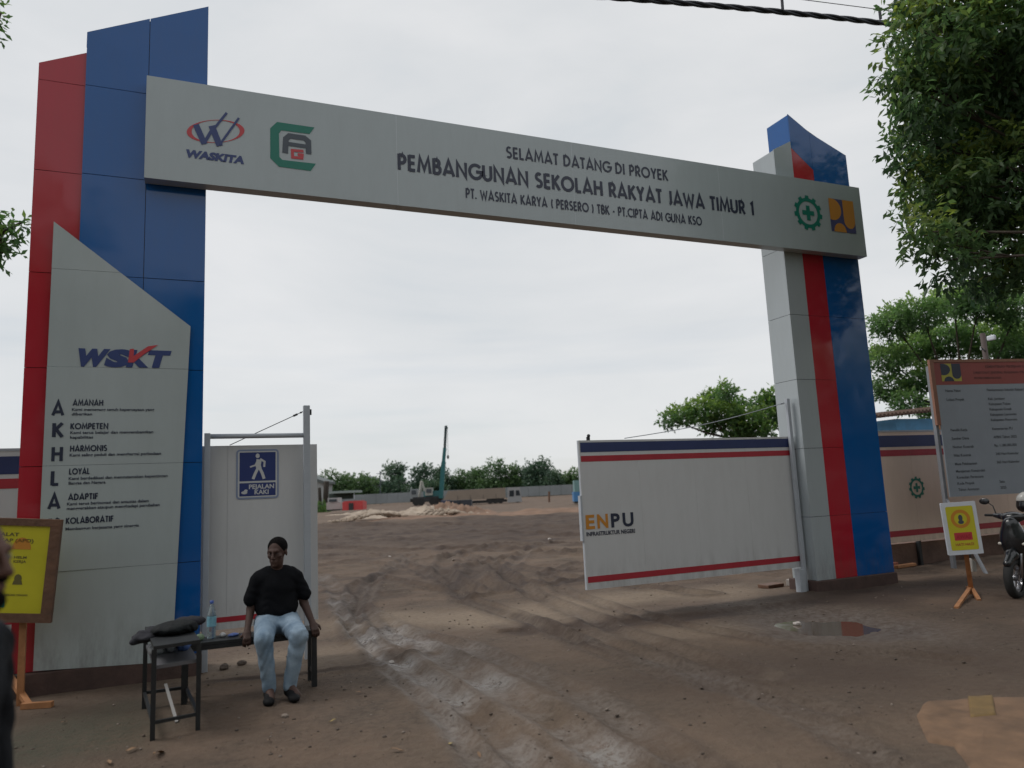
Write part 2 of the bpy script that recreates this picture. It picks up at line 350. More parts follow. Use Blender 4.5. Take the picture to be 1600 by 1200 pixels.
base = mixc(mr(nf, .4, .72, 0, .55), base, (.185, .132, .092))
base = mixc(mth('MULTIPLY', sp.outputs['Red'], mr(nf, .3, .6, .55, 1)), base, (.27, .205, .145))
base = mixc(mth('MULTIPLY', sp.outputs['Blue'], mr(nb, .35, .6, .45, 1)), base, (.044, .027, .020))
base = mixc(mth('MULTIPLY', at_.outputs['Alpha'], mr(nf, .35, .6, .3, .9)), base, (.062, .062, .040))
base = mixc(mth('MULTIPLY', sp.outputs['Green'], mr(nf, .42, .60, .1, .8)), base, (.34, .32, .30))
base = mixc(mr(nv, .60, .78, 0, .3), base, (.26, .21, .165)); base = mixc(mr(nv, .40, .22, 0, .5), base, (.045, .035, .03))
ll(base, b.inputs['Base Color'])
wr = mth('MULTIPLY', sp.outputs['Green'], mr(nf, .35, .6, 1.15, .5))
ll(mr(wr, 0, .9, .88, .16), b.inputs['Roughness']); b.inputs['Specular IOR Level'].default_value = .45
bm = nn('ShaderNodeBump'); bm.inputs['Strength'].default_value = 1.0; bm.inputs['Distance'].default_value = .03; ll(nf, bm.inputs['Height'])
bm2 = nn('ShaderNodeBump'); bm2.inputs['Strength'].default_value = .8; bm2.inputs['Distance'].default_value = .012; ll(nv, bm2.inputs['Height']); ll(bm.outputs[0], bm2.inputs['Normal']); ll(bm2.outputs[0], b.inputs['Normal'])
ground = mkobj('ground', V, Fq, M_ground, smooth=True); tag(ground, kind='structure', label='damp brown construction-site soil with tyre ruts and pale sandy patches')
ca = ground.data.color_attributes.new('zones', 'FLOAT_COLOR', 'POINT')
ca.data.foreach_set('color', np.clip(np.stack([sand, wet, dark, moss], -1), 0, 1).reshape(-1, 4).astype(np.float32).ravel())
def gz(x, y):
    i = np.clip(np.searchsorted(GX, x), 1, nx-1); j = np.clip(np.searchsorted(GY, y), 1, ny-1)
    return float(Z[j, i])
M_water = mat('muddy_water', (.085, .062, .045), .09, .0, 3, .05, 5)
def puddle(name, cx, cy, rx, ry, z, label, ang=0):
    mb = MB(); pts = [Vector((cx, cy, z))+Matrix.Rotation(ang, 3, 'Z') @ Vector((rx*cos(a)*(1+.08*sin(3*a)), ry*sin(a)*(1+.08*cos(2*a)), 0)) for a in np.linspace(0, 2*pi, 40, endpoint=False)]
    mb.add(pts, [tuple(range(40))]); o = mb.build(name, M_water); tag(o, label, kind='structure'); return o
pc = onG(1290, 972)
puddle('puddle', pc.x, pc.y, .85, 1.15, gz(pc.x, pc.y)+.009, 'muddy puddle before the right gate tower mirroring its red and blue cladding')

# loose stones: nobody could count them
def stones(name, n, region, smin, smax, m, label):
    ico = [(0,0,1),(.89,0,.45),(.28,.85,.45),(-.72,.53,.45),(-.72,-.53,.45),(.28,-.85,.45),(.72,.53,-.45),(-.28,.85,-.45),(-.89,0,-.45),(-.28,-.85,-.45),(.72,-.53,-.45),(0,0,-1)]
    F0 = np.array([(0,1,2),(0,2,3),(0,3,4),(0,4,5),(0,5,1),(1,6,2),(2,7,3),(3,8,4),(4,9,5),(5,10,1),(6,7,2),(7,8,3),(8,9,4),(9,10,5),(10,6,1),(11,7,6),(11,8,7),(11,9,8),(11,10,9),(11,6,10)])
    ico = np.array(ico); vs = []; fs = []
    for i in range(n):
        x, y = region(); s_ = smin*(smax/smin)**(random.random()**2.2)
        q = ico*(1+rng.uniform(-.25, .25, (12, 1)))*s_*np.array([rng.uniform(.7, 1.3), rng.uniform(.7, 1.3), rng.uniform(.4, .8)])
        a = random.random()*6.28; c, d = cos(a), sin(a)
        q = np.stack([q[:, 0]*c-q[:, 1]*d, q[:, 0]*d+q[:, 1]*c, q[:, 2]], 1)+np.array([x, y, gz(x, y)+s_*.2])
        vs.append(q); fs.append(F0+12*i)
    o = mkobj(name, np.concatenate(vs), np.concatenate(fs), m); tag(o, label, kind='stuff'); return o
def reg_all():
    while True:
        x = random.uniform(-2.5, 11); y = 3+12*random.random()**1.3
        if vn(np.array(x*1.3), np.array(y*1.3), 5) > random.random(): return x, y
M_peb = mat('pebble', (.16, .125, .10), .85, 0, 3, col2=(.30, .25, .21))
M_clod = mat('soil_clod', (.062, .047, .038), .9, 0, 3, col2=(.12, .088, .067))
stones('gravel', 1100, reg_all, .003, .014, M_peb, 'small pale stones strewn over the muddy entrance ground')
stones('soil_clods', 3000, reg_all, .004, .016, M_clod, 'crumbs and clods of brown soil scattered between the ruts')

# ------------------------------------------------------------------ lettering
def arc(cx, cy, rx, ry, a0, a1, n=10): return [(cx+rx*cos(radians(a0+(a1-a0)*i/n)), cy+ry*sin(radians(a0+(a1-a0)*i/n))) for i in range(n+1)]
GL = {
 'A': (.80, [[(.06,0),(.40,.98),(.74,0)], [(.17,.26),(.63,.26)]]),
 'B': (.56, [[(.08,0),(.08,1)], [(.08,.935),(.26,.935)]+arc(.26,.74,.18,.195,90,-90)+[(.08,.545)], [(.08,.545),(.28,.545)]+arc(.28,.305,.22,.24,90,-90)+[(.08,.065)]]),
 'C': (.78, [arc(.50,.5,.43,.435,48,312,22)]),
 'D': (.72, [[(.08,0),(.08,1)], [(.08,.935),(.22,.935)]+arc(.22,.5,.42,.435,90,-90,16)+[(.08,.065)]]),
 'E': (.50, [[(.08,0),(.08,1)], [(.08,.935),(.46,.935)], [(.08,.51),(.43,.51)], [(.08,.065),(.46,.065)]]),
 'F': (.47, [[(.08,0),(.08,1)], [(.08,.935),(.45,.935)], [(.08,.51),(.41,.51)]]),
 'G': (.86, [arc(.50,.5,.43,.435,42,360,24)+[(.52,.5)]]),
 'H': (.68, [[(.08,0),(.08,1)], [(.60,0),(.60,1)], [(.08,.52),(.60,.52)]]),
 'I': (.18, [[(.09,0),(.09,1)]]),
 'J': (.34, [[(.24,1),(.24,.22)]+arc(.06,.22,.18,.20,0,-80,8)]),
 'K': (.60, [[(.08,0),(.08,1)], [(.54,1),(.12,.48)], [(.20,.56),(.56,0)]]),
 'L': (.45, [[(.08,0),(.08,1)], [(.08,.065),(.43,.065)]]),
 'M': (.90, [[(.06,0),(.17,.97),(.45,.2),(.73,.97),(.84,0)]]),
 'N': (.74, [[(.08,0),(.08,.96),(.66,.04),(.66,1)]]),
 'O': (.98, [arc(.49,.5,.42,.435,0,350,30)+[(.91,.5)]]),
 'P': (.54, [[(.08,0),(.08,1)], [(.08,.935),(.26,.935)]+arc(.26,.69,.21,.245,90,-90)+[(.08,.445)]]),
 'R': (.58, [[(.08,0),(.08,1)], [(.08,.935),(.26,.935)]+arc(.26,.69,.21,.245,90,-90)+[(.08,.445)], [(.24,.46),(.53,0)]]),
 'S': (.54, [arc(.28,.72,.19,.215,40,230,12)+arc(.26,.28,.21,.215,60,-140,12)]),
 'T': (.50, [[(.25,0),(.25,.9)], [(0,.935),(.50,.935)]]),
 'U': (.68, [[(.08,1),(.08,.32)]+arc(.34,.32,.26,.26,180,360,14)+[(.60,1)]]),
 'W': (.98, [[(.05,1),(.27,.05),(.49,.8),(.71,.05),(.93,1)]]),
 'Y': (.62, [[(.31,0),(.31,.46)], [(.05,1),(.31,.44),(.57,1)]]),
 '1': (.34, [[(.22,0),(.22,.93),(.05,.80)]]), '(': (.26, [arc(.42,.45,.30,.58,125,235,8)]), ')': (.26, [arc(-.16,.45,.30,.58,55,-55,8)]),
 '.': (.16, [[(.08,0),(.08,.15)]]), '-': (.34, [[(.04,.4),(.30,.4)]]), ' ': (.30, [])}
def strip(pts, hw):
    n = len(pts); Ls = []; Rs = []
    for i, p in enumerate(pts):
        d0 = Vector(pts[i])-Vector(pts[i-1]) if i else None; d1 = Vector(pts[i+1])-Vector(pts[i]) if i < n-1 else None
        if d0 is None: d0 = d1
        if d1 is None: d1 = d0
        d0 = d0.normalized(); d1 = d1.normalized(); n0 = Vector((-d0.y, d0.x)); n1 = Vector((-d1.y, d1.x))
        nm = n0+n1
        if nm.length < .1: nm = n0
        nm.normalize(); k = hw/max(.42, nm.dot(n0))
        Ls.append(Vector(p)+nm*k); Rs.append(Vector(p)-nm*k)
    return Ls, Rs
def stroke_text(mb, text, fr, x0, x1, z0, z1, hw=.078, gap=.12, depth=.004):
    tot = sum(GL[c][0]+gap for c in text)-gap; h = z1-z0; sx = (x1-x0)/tot; cx = 0; O, ux, uz, un = fr
    for c in text:
        wd, st = GL[c]
        for k, pts in enumerate(st):
            Ls, Rs = strip(pts, hw); n = len(pts)
            vs = [O+ux*(x0+(cx+q[0])*sx)+uz*(z0+q[1]*h)+un*(depth+k*.0006) for q in Ls+Rs]
            mb.add(vs, [(i, n+i, n+i+1, i+1) for i in range(n-1)])
        cx += wd+gap
_fc = {}
def font_geo(text, bold):
    if (text, bold) in _fc: return _fc[(text, bold)]
    cu = bpy.data.curves.new('t', 'FONT'); cu.body = text; cu.size = 1; cu.offset = bold; cu.resolution_u = 3; cu.fill_mode = 'FRONT'
    ob = bpy.data.objects.new('t', cu); COL.objects.link(ob); bpy.context.view_layer.update()
    me = bpy.data.meshes.new_from_object(ob.evaluated_get(bpy.context.evaluated_depsgraph_get()))
    vs = [tuple(v.co) for v in me.vertices]; fs = [tuple(p.vertices) for p in me.polygons]
    bpy.data.objects.remove(ob); bpy.data.curves.remove(cu); bpy.data.meshes.remove(me)
    _fc[(text, bold)] = (vs, fs); return vs, fs
def font_text(mb, text, fr, x0, x1, z0, z1, bold=.0, shear=0., depth=.004, caps=True):
    """fit the text's cap height to z0..z1 and its width to x0..x1"""
    vs, fs = font_geo(text, bold); xs = [v[0] for v in vs]; a, b_ = min(xs), max(xs); O, ux, uz, un = fr
    if x1 is None: x1 = x0+(b_-a)*(z1-z0)/.73
    sx = (x1-x0)/max(b_-a, 1e-6); sz = (z1-z0)/.73
    mb.add([O+ux*(x0+(v[0]-a)*sx+shear*v[1]*sz)+uz*(z0+v[1]*sz)+un*depth for v in vs], fs)

VX, VZ = Vector((1, 0, 0)), Vector((0, 0, 1)); VN = Vector((0, -1, 0))
def frY(Y): return (Vector((0, Y, 0)), VX, VZ, VN)

def gear(mb, cx, cz, r, fr, depth=.004, teeth=11):
    O, ux, uz, un = fr; q = lambda x, z, d=0: O+ux*x+uz*z+un*(depth+d)
    n = 44; ri, ro = r*.66, r*.86
    vs = [q(cx+ri*cos(2*pi*i/n), cz+ri*sin(2*pi*i/n)) for i in range(n)]+[q(cx+ro*cos(2*pi*i/n), cz+ro*sin(2*pi*i/n)) for i in range(n)]
    mb.add(vs, [(i, n+i, n+(i+1) % n, (i+1) % n) for i in range(n)])
    for k in range(teeth):
        a = 2*pi*k/teeth+pi/2; c, s_ = cos(a), sin(a)
        mb.add([q(cx+c*u-s_*v, cz+s_*u+c*v, .0007) for u, v in ((ro*.97, -r*.14), (r, -r*.12), (r, r*.12), (ro*.97, r*.14))], [(0, 1, 2, 3)])
    a, l = r*.13, r*.42
    mb.add([q(cx+x, cz+z) for x, z in ((-a,-l),(a,-l),(a,-a),(l,-a),(l,a),(a,a),(a,l),(-a,l),(-a,a),(-l,a),(-l,-a),(-a,-a))], [tuple(range(12))])
def flat(mb, poly, fr, depth=.004):
    O, ux, uz, un = fr; A = sum(poly[i][0]*poly[(i+1) % len(poly)][1]-poly[(i+1) % len(poly)][0]*poly[i][1] for i in range(len(poly)))
    if A < 0: poly = poly[::-1]
    mb.add([O+ux*x+uz*z+un*depth for x, z in poly], [tuple(range(len(poly)))])
def line(mb, pts, hw, fr, depth=.004):
    Ls, Rs = strip(pts, hw); n = len(pts); O, ux, uz, un = fr
    mb.add([O+ux*q[0]+uz*q[1]+un*depth for q in Ls+Rs], [(i, n+i, n+i+1, i+1) for i in range(n-1)])

# ------------------------------------------------------------------ the gateway
YT, YB, DT = 8.0, 7.834, .45
gate = thing('entrance_gate', 'tall entrance gateway of two red, blue and silver clad towers carrying a grey lettered beam', 'gate', (4, YT, 0))
GO = Vector((4, YT, 0))
def clip(poly, ax, lim, keep_gt):
    out_ = []
    for i in range(len(poly)):
        a, b_ = poly[i], poly[(i+1) % len(poly)]; fa = (a[ax]-lim)*(1 if keep_gt else -1); fb = (b_[ax]-lim)*(1 if keep_gt else -1)
        if fa >= 0: out_.append(a)
        if fa*fb < 0: k = fa/(fa-fb); out_.append((a[0]+(b_[0]-a[0])*k, a[1]+(b_[1]-a[1])*k))
    return out_
def tilt_panel(poly, y0, th, m, parent, name='panel', j=.006):
    """one cladding sheet, very slightly out of true"""
    cx = sum(p[0] for p in poly)/len(poly); cz = sum(p[1] for p in poly)/len(poly)
    ax, az = random.uniform(-j, j), random.uniform(-j, j)
    mb = MB(); mb.prism(poly, y0, y0+th)
    mb.v = [(x, y+(x-cx)*ax+(z-cz)*az*.6, z) for x, y, z in mb.v]
    return mb.build(name, m, parent, GO)
def clad(outline, zs, xs, y0, m, parent, g=.006, th=.012):
    """cut an outline at the joints zs / xs into single panels with open joints"""
    xb = [-99]+sorted(xs)+[99]; zb = [-99]+sorted(zs)+[99]
    for i in range(len(xb)-1):
        for k in range(len(zb)-1):
            p = outline
            for ax, lim, gt in ((0, xb[i]+g/2, True), (0, xb[i+1]-g/2, False), (1, zb[k]+g/2, True), (1, zb[k+1]-g/2, False)):
                if p: p = clip(p, ax, lim, gt)
            if len(p) > 2: tilt_panel(p, y0, th, m, parent)
def side_clad(x, zs, z0, z1, m, parent, sgn=-1, y0=YT, y1=YT+DT, g=.006):
    zb = [z0]+[z for z in sorted(zs) if z0 < z < z1]+[z1]
    for a, b_ in zip(zb[:-1], zb[1:]):
        mb = MB(); mb.box((min(x, x-sgn*.012), y0+.013, a+g/2), (max(x, x-sgn*.012), y1, b_-g/2)); mb.build('panel', m, parent, GO)
JZ = [1.06, 2.02, 2.945, 3.87, 4.90, 5.84]
def core(name, outline, y0, y1, parent):      # dark carcass 13 mm inside the sheets
    return None
tw = MB()
inset = .010
# left tower
L0, L1, L2 = -1.508, -1.096, .038
tw.prism([(L0+inset, .02), (L1-.002, .02), (L1-.002, 6.18), (L0+inset, 5.99)], YT+.045, YT+DT-.02)
tw.prism([(L1+.002, .02), (L2-inset, .02), (L2-inset, 6.94), (L1+.002, 6.39)], YT+.013, YT+DT-.013)
t1 = tw.build('tower', M_core, gate, GO)
clad([(L0, .20), (L1-.004, .20), (L1-.004, 6.204), (L0, 6.016)], JZ, [], YT+.03, M_red, t1)
clad([(L1, .20), (L2, .20), (L2, 6.962), (L1, 6.416)], JZ, [-.527], YT, M_blue, t1)
side_clad(L0, JZ, .2, 6.0, M_red, t1, -1, YT+.03); side_clad(L2, JZ, .2, 6.95, M_blue, t1, 1)
mb = MB(); mb.prism([(L1-.003, 6.25), (L1+.006, 6.25), (L1+.006, 6.416), (L1-.003, 6.412)], YT, YT+DT); mb.build('edge_trim', M_blue, t1, GO)
# right tower
R0, Rg, Rr, Rb = 7.818, 8.166, 8.563, 9.28
JR = [1.05, 2.0, 2.981, 3.927, 4.918]
tw = MB(); tw.prism([(R0+inset, .02), (Rg-.002, .02), (Rg-.002, 6.60), (R0+inset, 6.42)], YT+.013, YT+DT-.013)
tw.prism([(Rg+.002, .02), (Rb-inset, .02), (Rb-inset, 6.53), (Rg+.002, 7.03)], YT+.013, YT+DT-.013)
t2 = tw.build('tower', M_core, gate, GO)
clad([(R0, .19), (Rg, .19), (Rg, 6.622), (R0, 6.439)], JR+[5.9], [], YT, M_grey, t2)
side_clad(R0, JR+[5.9], .19, 6.43, M_grey, t2, -1)
clad([(Rg, .19), (Rr, .19), (Rr, 6.215), (Rg, 6.515)], JR, [], YT, M_red, t2, g=.004)
clad([(Rg, 6.515), (Rr, 6.215), (Rr, .19), (Rb, .19), (Rb, 6.553), (Rg, 7.059)], JR, [], YT, M_blue, t2, g=.004) if False else None
clad([(Rg, 6.521), (Rr, 6.221), (Rr, 6.83), (Rg, 7.059)], [], [], YT, M_blue, t2)
clad([(Rr+.004, .19), (Rb, .19), (Rb, 6.553), (Rr+.004, 6.826)], [1.05, 3.927], [], YT, M_blue, t2, g=.004)
side_clad(Rg, [], 6.55, 7.05, M_blue, t2, -1); side_clad(Rb, JR, .19, 6.54, M_blue, t2, 1)
# plinths: rendered brick courses, some bricks showing
for x0, x1, z1 in ((L0-.03, L2+.02, .20), (R0-.04, Rb+.03, .19)):
    mb = MB(); mb.box((x0, YT-.03, -.06), (x1, YT+DT+.05, z1-.003)); mb.build('plinth', M_plinth, gate, GO, bevel=.012)
# beam
BX0, BX1, BZ0, BZ1 = -.535, 9.285, 4.857, 5.953
mb = MB(); mb.box((BX0+.012, YB+.012, BZ0+.012), (BX1-.012, YT-.014, BZ1-.012)); bc = mb.build('beam', M_core, gate, GO)
xs = [BX0, 2.05, 4.32, 6.612, BX1]
for a, b_ in zip(xs[:-1], xs[1:]):
    mb = MB(); mb.box((a+.0015, YB, BZ0), (b_-.0015, YB+.011, BZ1)); o = mb.build('panel', M_beam, bc, GO)
    mb = MB(); mb.box((a+.0015, YB+.0125, BZ0), (b_-.0015, YT-.015, BZ0+.011)); mb.build('soffit_panel', M_beam, bc, GO)
mb = MB(); mb.box((BX0, YB+.012, BZ0+.012), (BX0+.011, YT-.015, BZ1)); mb.build('end_panel', M_beam, bc, GO)
mb = MB(); mb.box((BX1-.011, YB+.012, BZ0+.012), (BX1, YT-.015, BZ1)); mb.build('end_panel', M_beam, bc, GO)
mb = MB(); mb.box((BX0+.012, YB+.012, BZ1-.011), (BX1-.012, YT-.015, BZ1)); mb.build('top_panel', M_beam, bc, GO)
fb = frY(YB)
mb = MB(); stroke_text(mb, 'SELAMAT DATANG DI PROYEK', fb, 3.413, 5.763, 5.617, 5.765, .092); mb.build('lettering', M_ink, bc, GO)
mb = MB(); stroke_text(mb, 'PEMBANGUNAN SEKOLAH RAKYAT JAWA TIMUR 1', fb, 2.058, 7.183, 5.285, 5.478, .105); mb.build('lettering', M_ink, bc, GO)
mb = MB(); stroke_text(mb, 'PT. WASKITA KARYA ( PERSERO ) TBK - PT.CIPTA ADI GUNA KSO', fb, 2.868, 6.26, 5.040, 5.160, .10); mb.build('lettering', M_ink, bc, GO)
def zp(x, y, s_=6.6667, ox=270, oy=160, Y=YB): q = onY(x/s_+ox, y/s_+oy, Y); return (q.x, q.z)
# W emblem
mb = MB(); c = zp(450, 302); ex, ez = .285, .125; n = 48; vo = []; vi = []
for i in range(n):
    a = 2*pi*i/n; th = .012+.020*abs(cos(a))**2; tl = .22
    for r_, lst in ((1, vo), (0, vi)):
        u = (ex-(0 if r_ else th*1.5))*cos(a); v = (ez-(0 if r_ else th*.45))*sin(a)
        lst.append((c[0]+u*cos(tl)-v*sin(tl), c[1]+u*sin(tl)+v*cos(tl)))
O, ux, uz, un = fb
mb.add([O+ux*x+uz*z+un*.0035 for x, z in vo+vi], [(i, (i+1) % n, n+(i+1) % n, n+i) for i in range(n)]); mb.build('emblem_ring', M_lred, bc, GO)
mb = MB()
for k, (pl, wd) in enumerate(((((240, 232), (330, 435)), .030), (((325, 430), (400, 300)), .016), (((405, 245), (490, 455)), .032), (((430, 275), (562, 110)), .012), (((490, 440), (688, 165)), .011))):
    line(mb, [zp(*q) for q in pl], wd, fb, .005+k*.0006)
mb.build('emblem', M_ink2, bc, GO)
mb = MB(); font_text(mb, 'WASKITA', fb, -.172, .405, 5.128, 5.208, .06, .2); mb.build('lettering', M_ink2, bc, GO)
mb = MB(); flat(mb, [zp(*q) for q in ((1085,205),(1475,262),(1425,330),(1130,292),(1105,325),(1110,570),(1140,600),(1490,640),(1435,715),(1105,670),(1015,580),(1015,270))], fb); mb.build('emblem', M_green, bc, GO)
mb = MB()
line(mb, [zp(*q) for q in ((1170, 530), (1178, 380), (1215, 350), (1370, 372), (1412, 408), (1415, 540))], .030, fb); line(mb, [zp(*q) for q in ((1200, 432), (1400, 462))], .022, fb, .005)
mb.build('emblem', M_slate, bc, GO)
mb = MB(); line(mb, [zp(*q) for q in ((1362, 510), (1245, 500), (1248, 572), (1345, 582), (1348, 548), (1300, 543))], .016, fb); mb.build('emblem', M_lred, bc, GO)
mb = MB(); gear(mb, 8.195, 5.43, .268, fb); mb.build('emblem', M_green, bc, GO)
PX0, PX1, PZ0, PZ1 = 8.62, 9.115, 5.197, 5.71
def pu_logo(x0, x1, z0, z1, fr, parent, org, mb_, mo, d=.004):
    u = lambda q: (x0+q[0]*(x1-x0), z0+q[1]*(z1-z0))
    a = MB(); flat(a, [u(q) for q in ((0,0),(1,0),(1,1),(0,1))], fr, d); a.build('emblem_ground', mb_, parent, org)
    a = MB()
    flat(a, [u(q) for q in [(0, .36)]+arc(.12, .67, .35, .33, -90, 90, 12)+[(0, 1.0)]], fr, d+.001)
    flat(a, [u(q) for q in [(.55, 1.0), (.55, .42)]+arc(.775, .38, .225, .25, 180, 360, 12)+[(1.0, 1.0)]], fr, d+.001)
    flat(a, [u(q) for q in arc(.36, 0, .25, .27, 0, 180, 12)], fr, d+.001)
    a.build('emblem', mo, parent, org)
pu_logo(PX0, PX1, PZ0, PZ1, fb, bc, GO, M_pur, M_or)
mb = MB()   # sealed hairlines between beam sheets
for x in xs[1:-1]: mb.box((x-.002, YB+.0005, BZ0+.01), (x+.002, YB+.004, BZ1-.01))
mb.build('joint_sealant', M_white, bc, GO)

# value board on the left tower
YV = YT-.03
vb = [(-1.312, 4.368), (-1.318, .215), (-.20, .155), (-.088, 3.387)]
mb = MB(); mb.prism([(-1.29, 4.31), (-1.30, .24), (-.22, .18), (-.11, 3.38)], YV+.010, YT-.002); vbo = mb.build('values_board', M_core, gate, GO)
fv = frY(YV)
clad(vb, [1.06, 2.02, 2.95, 3.90], [], YV, M_board, vbo, g=.0025, th=.009)
mb = MB(); mb.box((-1.45, YT-.03, -.05), (.02, YT-.0305+.0, .0)) if False else None
mb = MB()
for ch, z in (('A', 2.487), ('K', 2.285), ('H', 2.062), ('L', 1.840), ('A', 1.627), ('K', 1.41)):
    wd = {'A': .095, 'K': .085, 'H': .085, 'L': .062}[ch]; x = {'A': -1.258, 'K': -1.247, 'H': -1.245, 'L': -1.243}[ch]
    mb = MB(); stroke_text(mb, ch, fv, x, x+wd, z, z+.130, .11); mb.build('letter', M_ink, vbo, GO)
mb = MB()
for s_, x, x1, z in (('AMANAH', -1.092, -.842, 2.580), ('KOMPETEN', -1.104, -.793, 2.357), ('HARMONIS', -1.10, -.797, 2.148), ('LOYAL', -1.10, -.934, 1.935), ('ADAPTIF', -1.10, -.859, 1.700), ('KOLABORATIF', -1.111, -.725, 1.484)):
    stroke_text(mb, s_, fv, x, x1, z, z+.055, .11)
mb.build('lettering', M_ink, vbo, GO)
mb = MB()
for s_, x, x1, z in (('Kami memegang teguh kepercayaan yang', -1.098, -.40, 2.530), ('diberikan', -1.098, -.93, 2.487),
    ('Kami terus belajar dan mengembangkan', -1.104, -.405, 2.312), ('kapabilitas', -1.104, -.915, 2.268), ('Kami saling peduli dan menghargai perbedaan', -1.102, -.332, 2.102),
    ('Kami berdedikasi dan mengutamakan kepentingan', -1.102, -.27, 1.885), ('Bangsa dan Negara', -1.102, -.80, 1.842),
    ('Kami terus berinovasi dan antusias dalam', -1.108, -.43, 1.652), ('menggerakkan ataupun menghadapi perubahan', -1.108, -.335, 1.610), ('Membangun kerjasama yang sinergis', -1.112, -.51, 1.425)):
    font_text(mb, s_, fv, x, x1, z, z+.028, .02)
mb.build('lettering', M_ink, vbo, GO)
for ch, xa, xb in (('W', -1.105, -.835), ('S', -.850, -.640)): mb = MB(); font_text(mb, ch, fv, xa, xb, 2.970, 3.125, .075, .26); mb.build('letter', M_ink2, vbo, GO)
for ch, xa, xb in (('K', -.655, -.46), ('T', -.495, -.295)): mb = MB(); font_text(mb, ch, fv, xa, xb, 2.970, 3.125, .07, .24, .0042); mb.build('letter', M_ink2, vbo, GO)
z4 = lambda x, y: zp(x, y, 4, 0, 330, YV)
mb = MB(); flat(mb, [z4(*q) for q in ((812, 862), (838, 860), (836, 905), (925, 845), (990, 836), (900, 895), (836, 946), (800, 946))], fv, .0065); mb.build('emblem', M_lred, vbo, GO)

# ------------------------------------------------------------------ sliding leaves, posts, stays
def leaf(name, label, x0, x1, z0, z1, Y, full):
    org = Vector((x0, Y, 0)); g = thing(name, label, 'gate leaf', org, 0, None)
    mb = MB(); T = .045
    for a, b_ in (((x0, z0), (x1, z0+.04)), ((x0, z1-.04), (x1, z1))): mb.box((a[0], Y+.004, a[1]), (b_[0], Y+T, b_[1]))
    n = max(2, int((x1-x0)/.9))
    for i in range(n+1):
        x = x0+(x1-x0-.04)*i/n; mb.box((x, Y+.006, z0+.0401), (x+.04, Y+T-.002, z1-.0401))
    mb.build('frame', M_post, g, org)
    h = z1-z0; zz = lambda f: z0+h*f
    if full: bands = [(.0, .045, M_leaf), (.048, .088, M_stripe_r), (.091, .858, M_leaf), (.861, .905, M_stripe_r), (.908, .927, M_leaf), (.930, .985, M_stripe_b) , (.988, 1., M_leaf)]
    # white sheets edge to edge, stripes of adhesive film 1.5 mm proud
    n = 4 if full else 2
    for i in range(n):
        a = x0+(x1-x0)*i/n; b_ = x0+(x1-x0)*(i+1)/n; mb = MB(); mb.box((a+.001, Y-.002, z0), (b_-.001, Y+.003, z1)); mb.build('sheet', M_leaf, g, org)
    if full:
        for f0, f1, m_ in ((.045, .085, M_stripe_r), (.853, .893, M_stripe_r), (.918, .985, M_stripe_b)):
            mb = MB(); mb.box((x0+.02, Y-.0045, zz(f0)), (x1-.004, Y-.0025, zz(f1))); mb.build('stripe', m_, g, org)
    else:
        mb = MB(); mb.box((x0+.14, Y-.0045, z0+.07), (x1-.55, Y-.0025, z0+.12)); mb.build('stripe', M_stripe_r, g, org)
    return g
YL = 8.2
lf = leaf('sliding_gate_leaf', 'white gate leaf with red and navy stripes hinged on the silver tower', 4.37, 7.80, .365, 2.182, YL, True)
mb = MB(); mb.box((4.345, YL-.01, .95), (4.369, YL+.05, 1.50)); mb.build('latch_plate', M_post, lf, Vector((4.37, YL, 0)))
fl = frY(YL-.002)
for ch, xa, xb, m_ in (('E', 4.405, 4.53, M_or), ('N', 4.565, 4.72, M_or), ('P', 4.762, 4.89, M_ink), ('U', 4.93, 5.09, M_ink)): mb = MB(); font_text(mb, ch, fl, xa, xb, 1.095, 1.264, .035); mb.build('letter', m_, lf, Vector((4.37, YL, 0)))
mb = MB(); font_text(mb, 'INFRASTRUKTUR NEGERI', fl, 4.405, 5.10, 1.005, 1.055, .03); mb.build('lettering', M_ink, lf, Vector((4.37, YL, 0)))
mb = MB(); mb.box((4.50, YL+.005, 2.183), (4.54, YL+.03, 2.225)); mb.sphere((4.53, YL+.02, 2.24), .022); mb.build('tip_bracket', M_blk, lf, Vector((4.37, YL, 0)))
l2 = leaf('sliding_gate_leaf', 'plain white pedestrian gate leaf behind the seated man', -.62, 1.185, .36, 2.195, YL+.02, False)
l2o = Vector((-.62, YL+.02, 0))
def post(name, label, x, y, z1, wd, extra):
    org = Vector((x, y, 0)); p = thing(name, label, 'post', org)
    mb = MB(); mb.box((x-wd/2, y-wd/2, -.05), (x+wd/2, y+wd/2, z1)); mb.build('shaft', M_post, p, org, bevel=.004)
    mb = MB(); mb.box((x-wd/2-.004, y-wd/2-.004, z1+.0005), (x+wd/2+.004, y+wd/2+.004, z1+.012)); mb.build('cap', M_post, p, org)
    return p
yp = 8.10
lp = thing('goalpost_frame', 'white steel goalpost frame beside the blue tower with a stay wire', 'post frame', (.55, yp, 0)); LO = Vector((.55, yp, 0))
mb = MB(); mb.box((1.027, yp-.033, -.05), (1.093, yp+.033, 2.60)); mb.build('post', M_post, lp, LO, bevel=.004)
mb = MB(); mb.box((.055, yp-.03, -.05), (.112, yp+.03, 2.315)); mb.build('post', M_post, lp, LO, bevel=.004)
mb = MB(); mb.tube([(.112, yp, 2.283), (1.027, yp, 2.283)], .025, 12); mb.build('rail', M_post, lp, LO, True)
mb = MB(); mb.box((1.0945, yp-.015, 2.50), (1.112, yp+.015, 2.56)); mb.build('bracket', M_blk, lp, LO)
mb = MB(); a = Vector((1.03, yp+.02, 2.54)); b_ = Vector((.30, yp+.115, 2.20))
mb.tube([a, b_], .0045, 6); mb.tube([a.lerp(b_, .08), a.lerp(b_, .14)], .011, 8); mb.tube([a.lerp(b_, .02), a.lerp(b_, .045)], .009, 8)
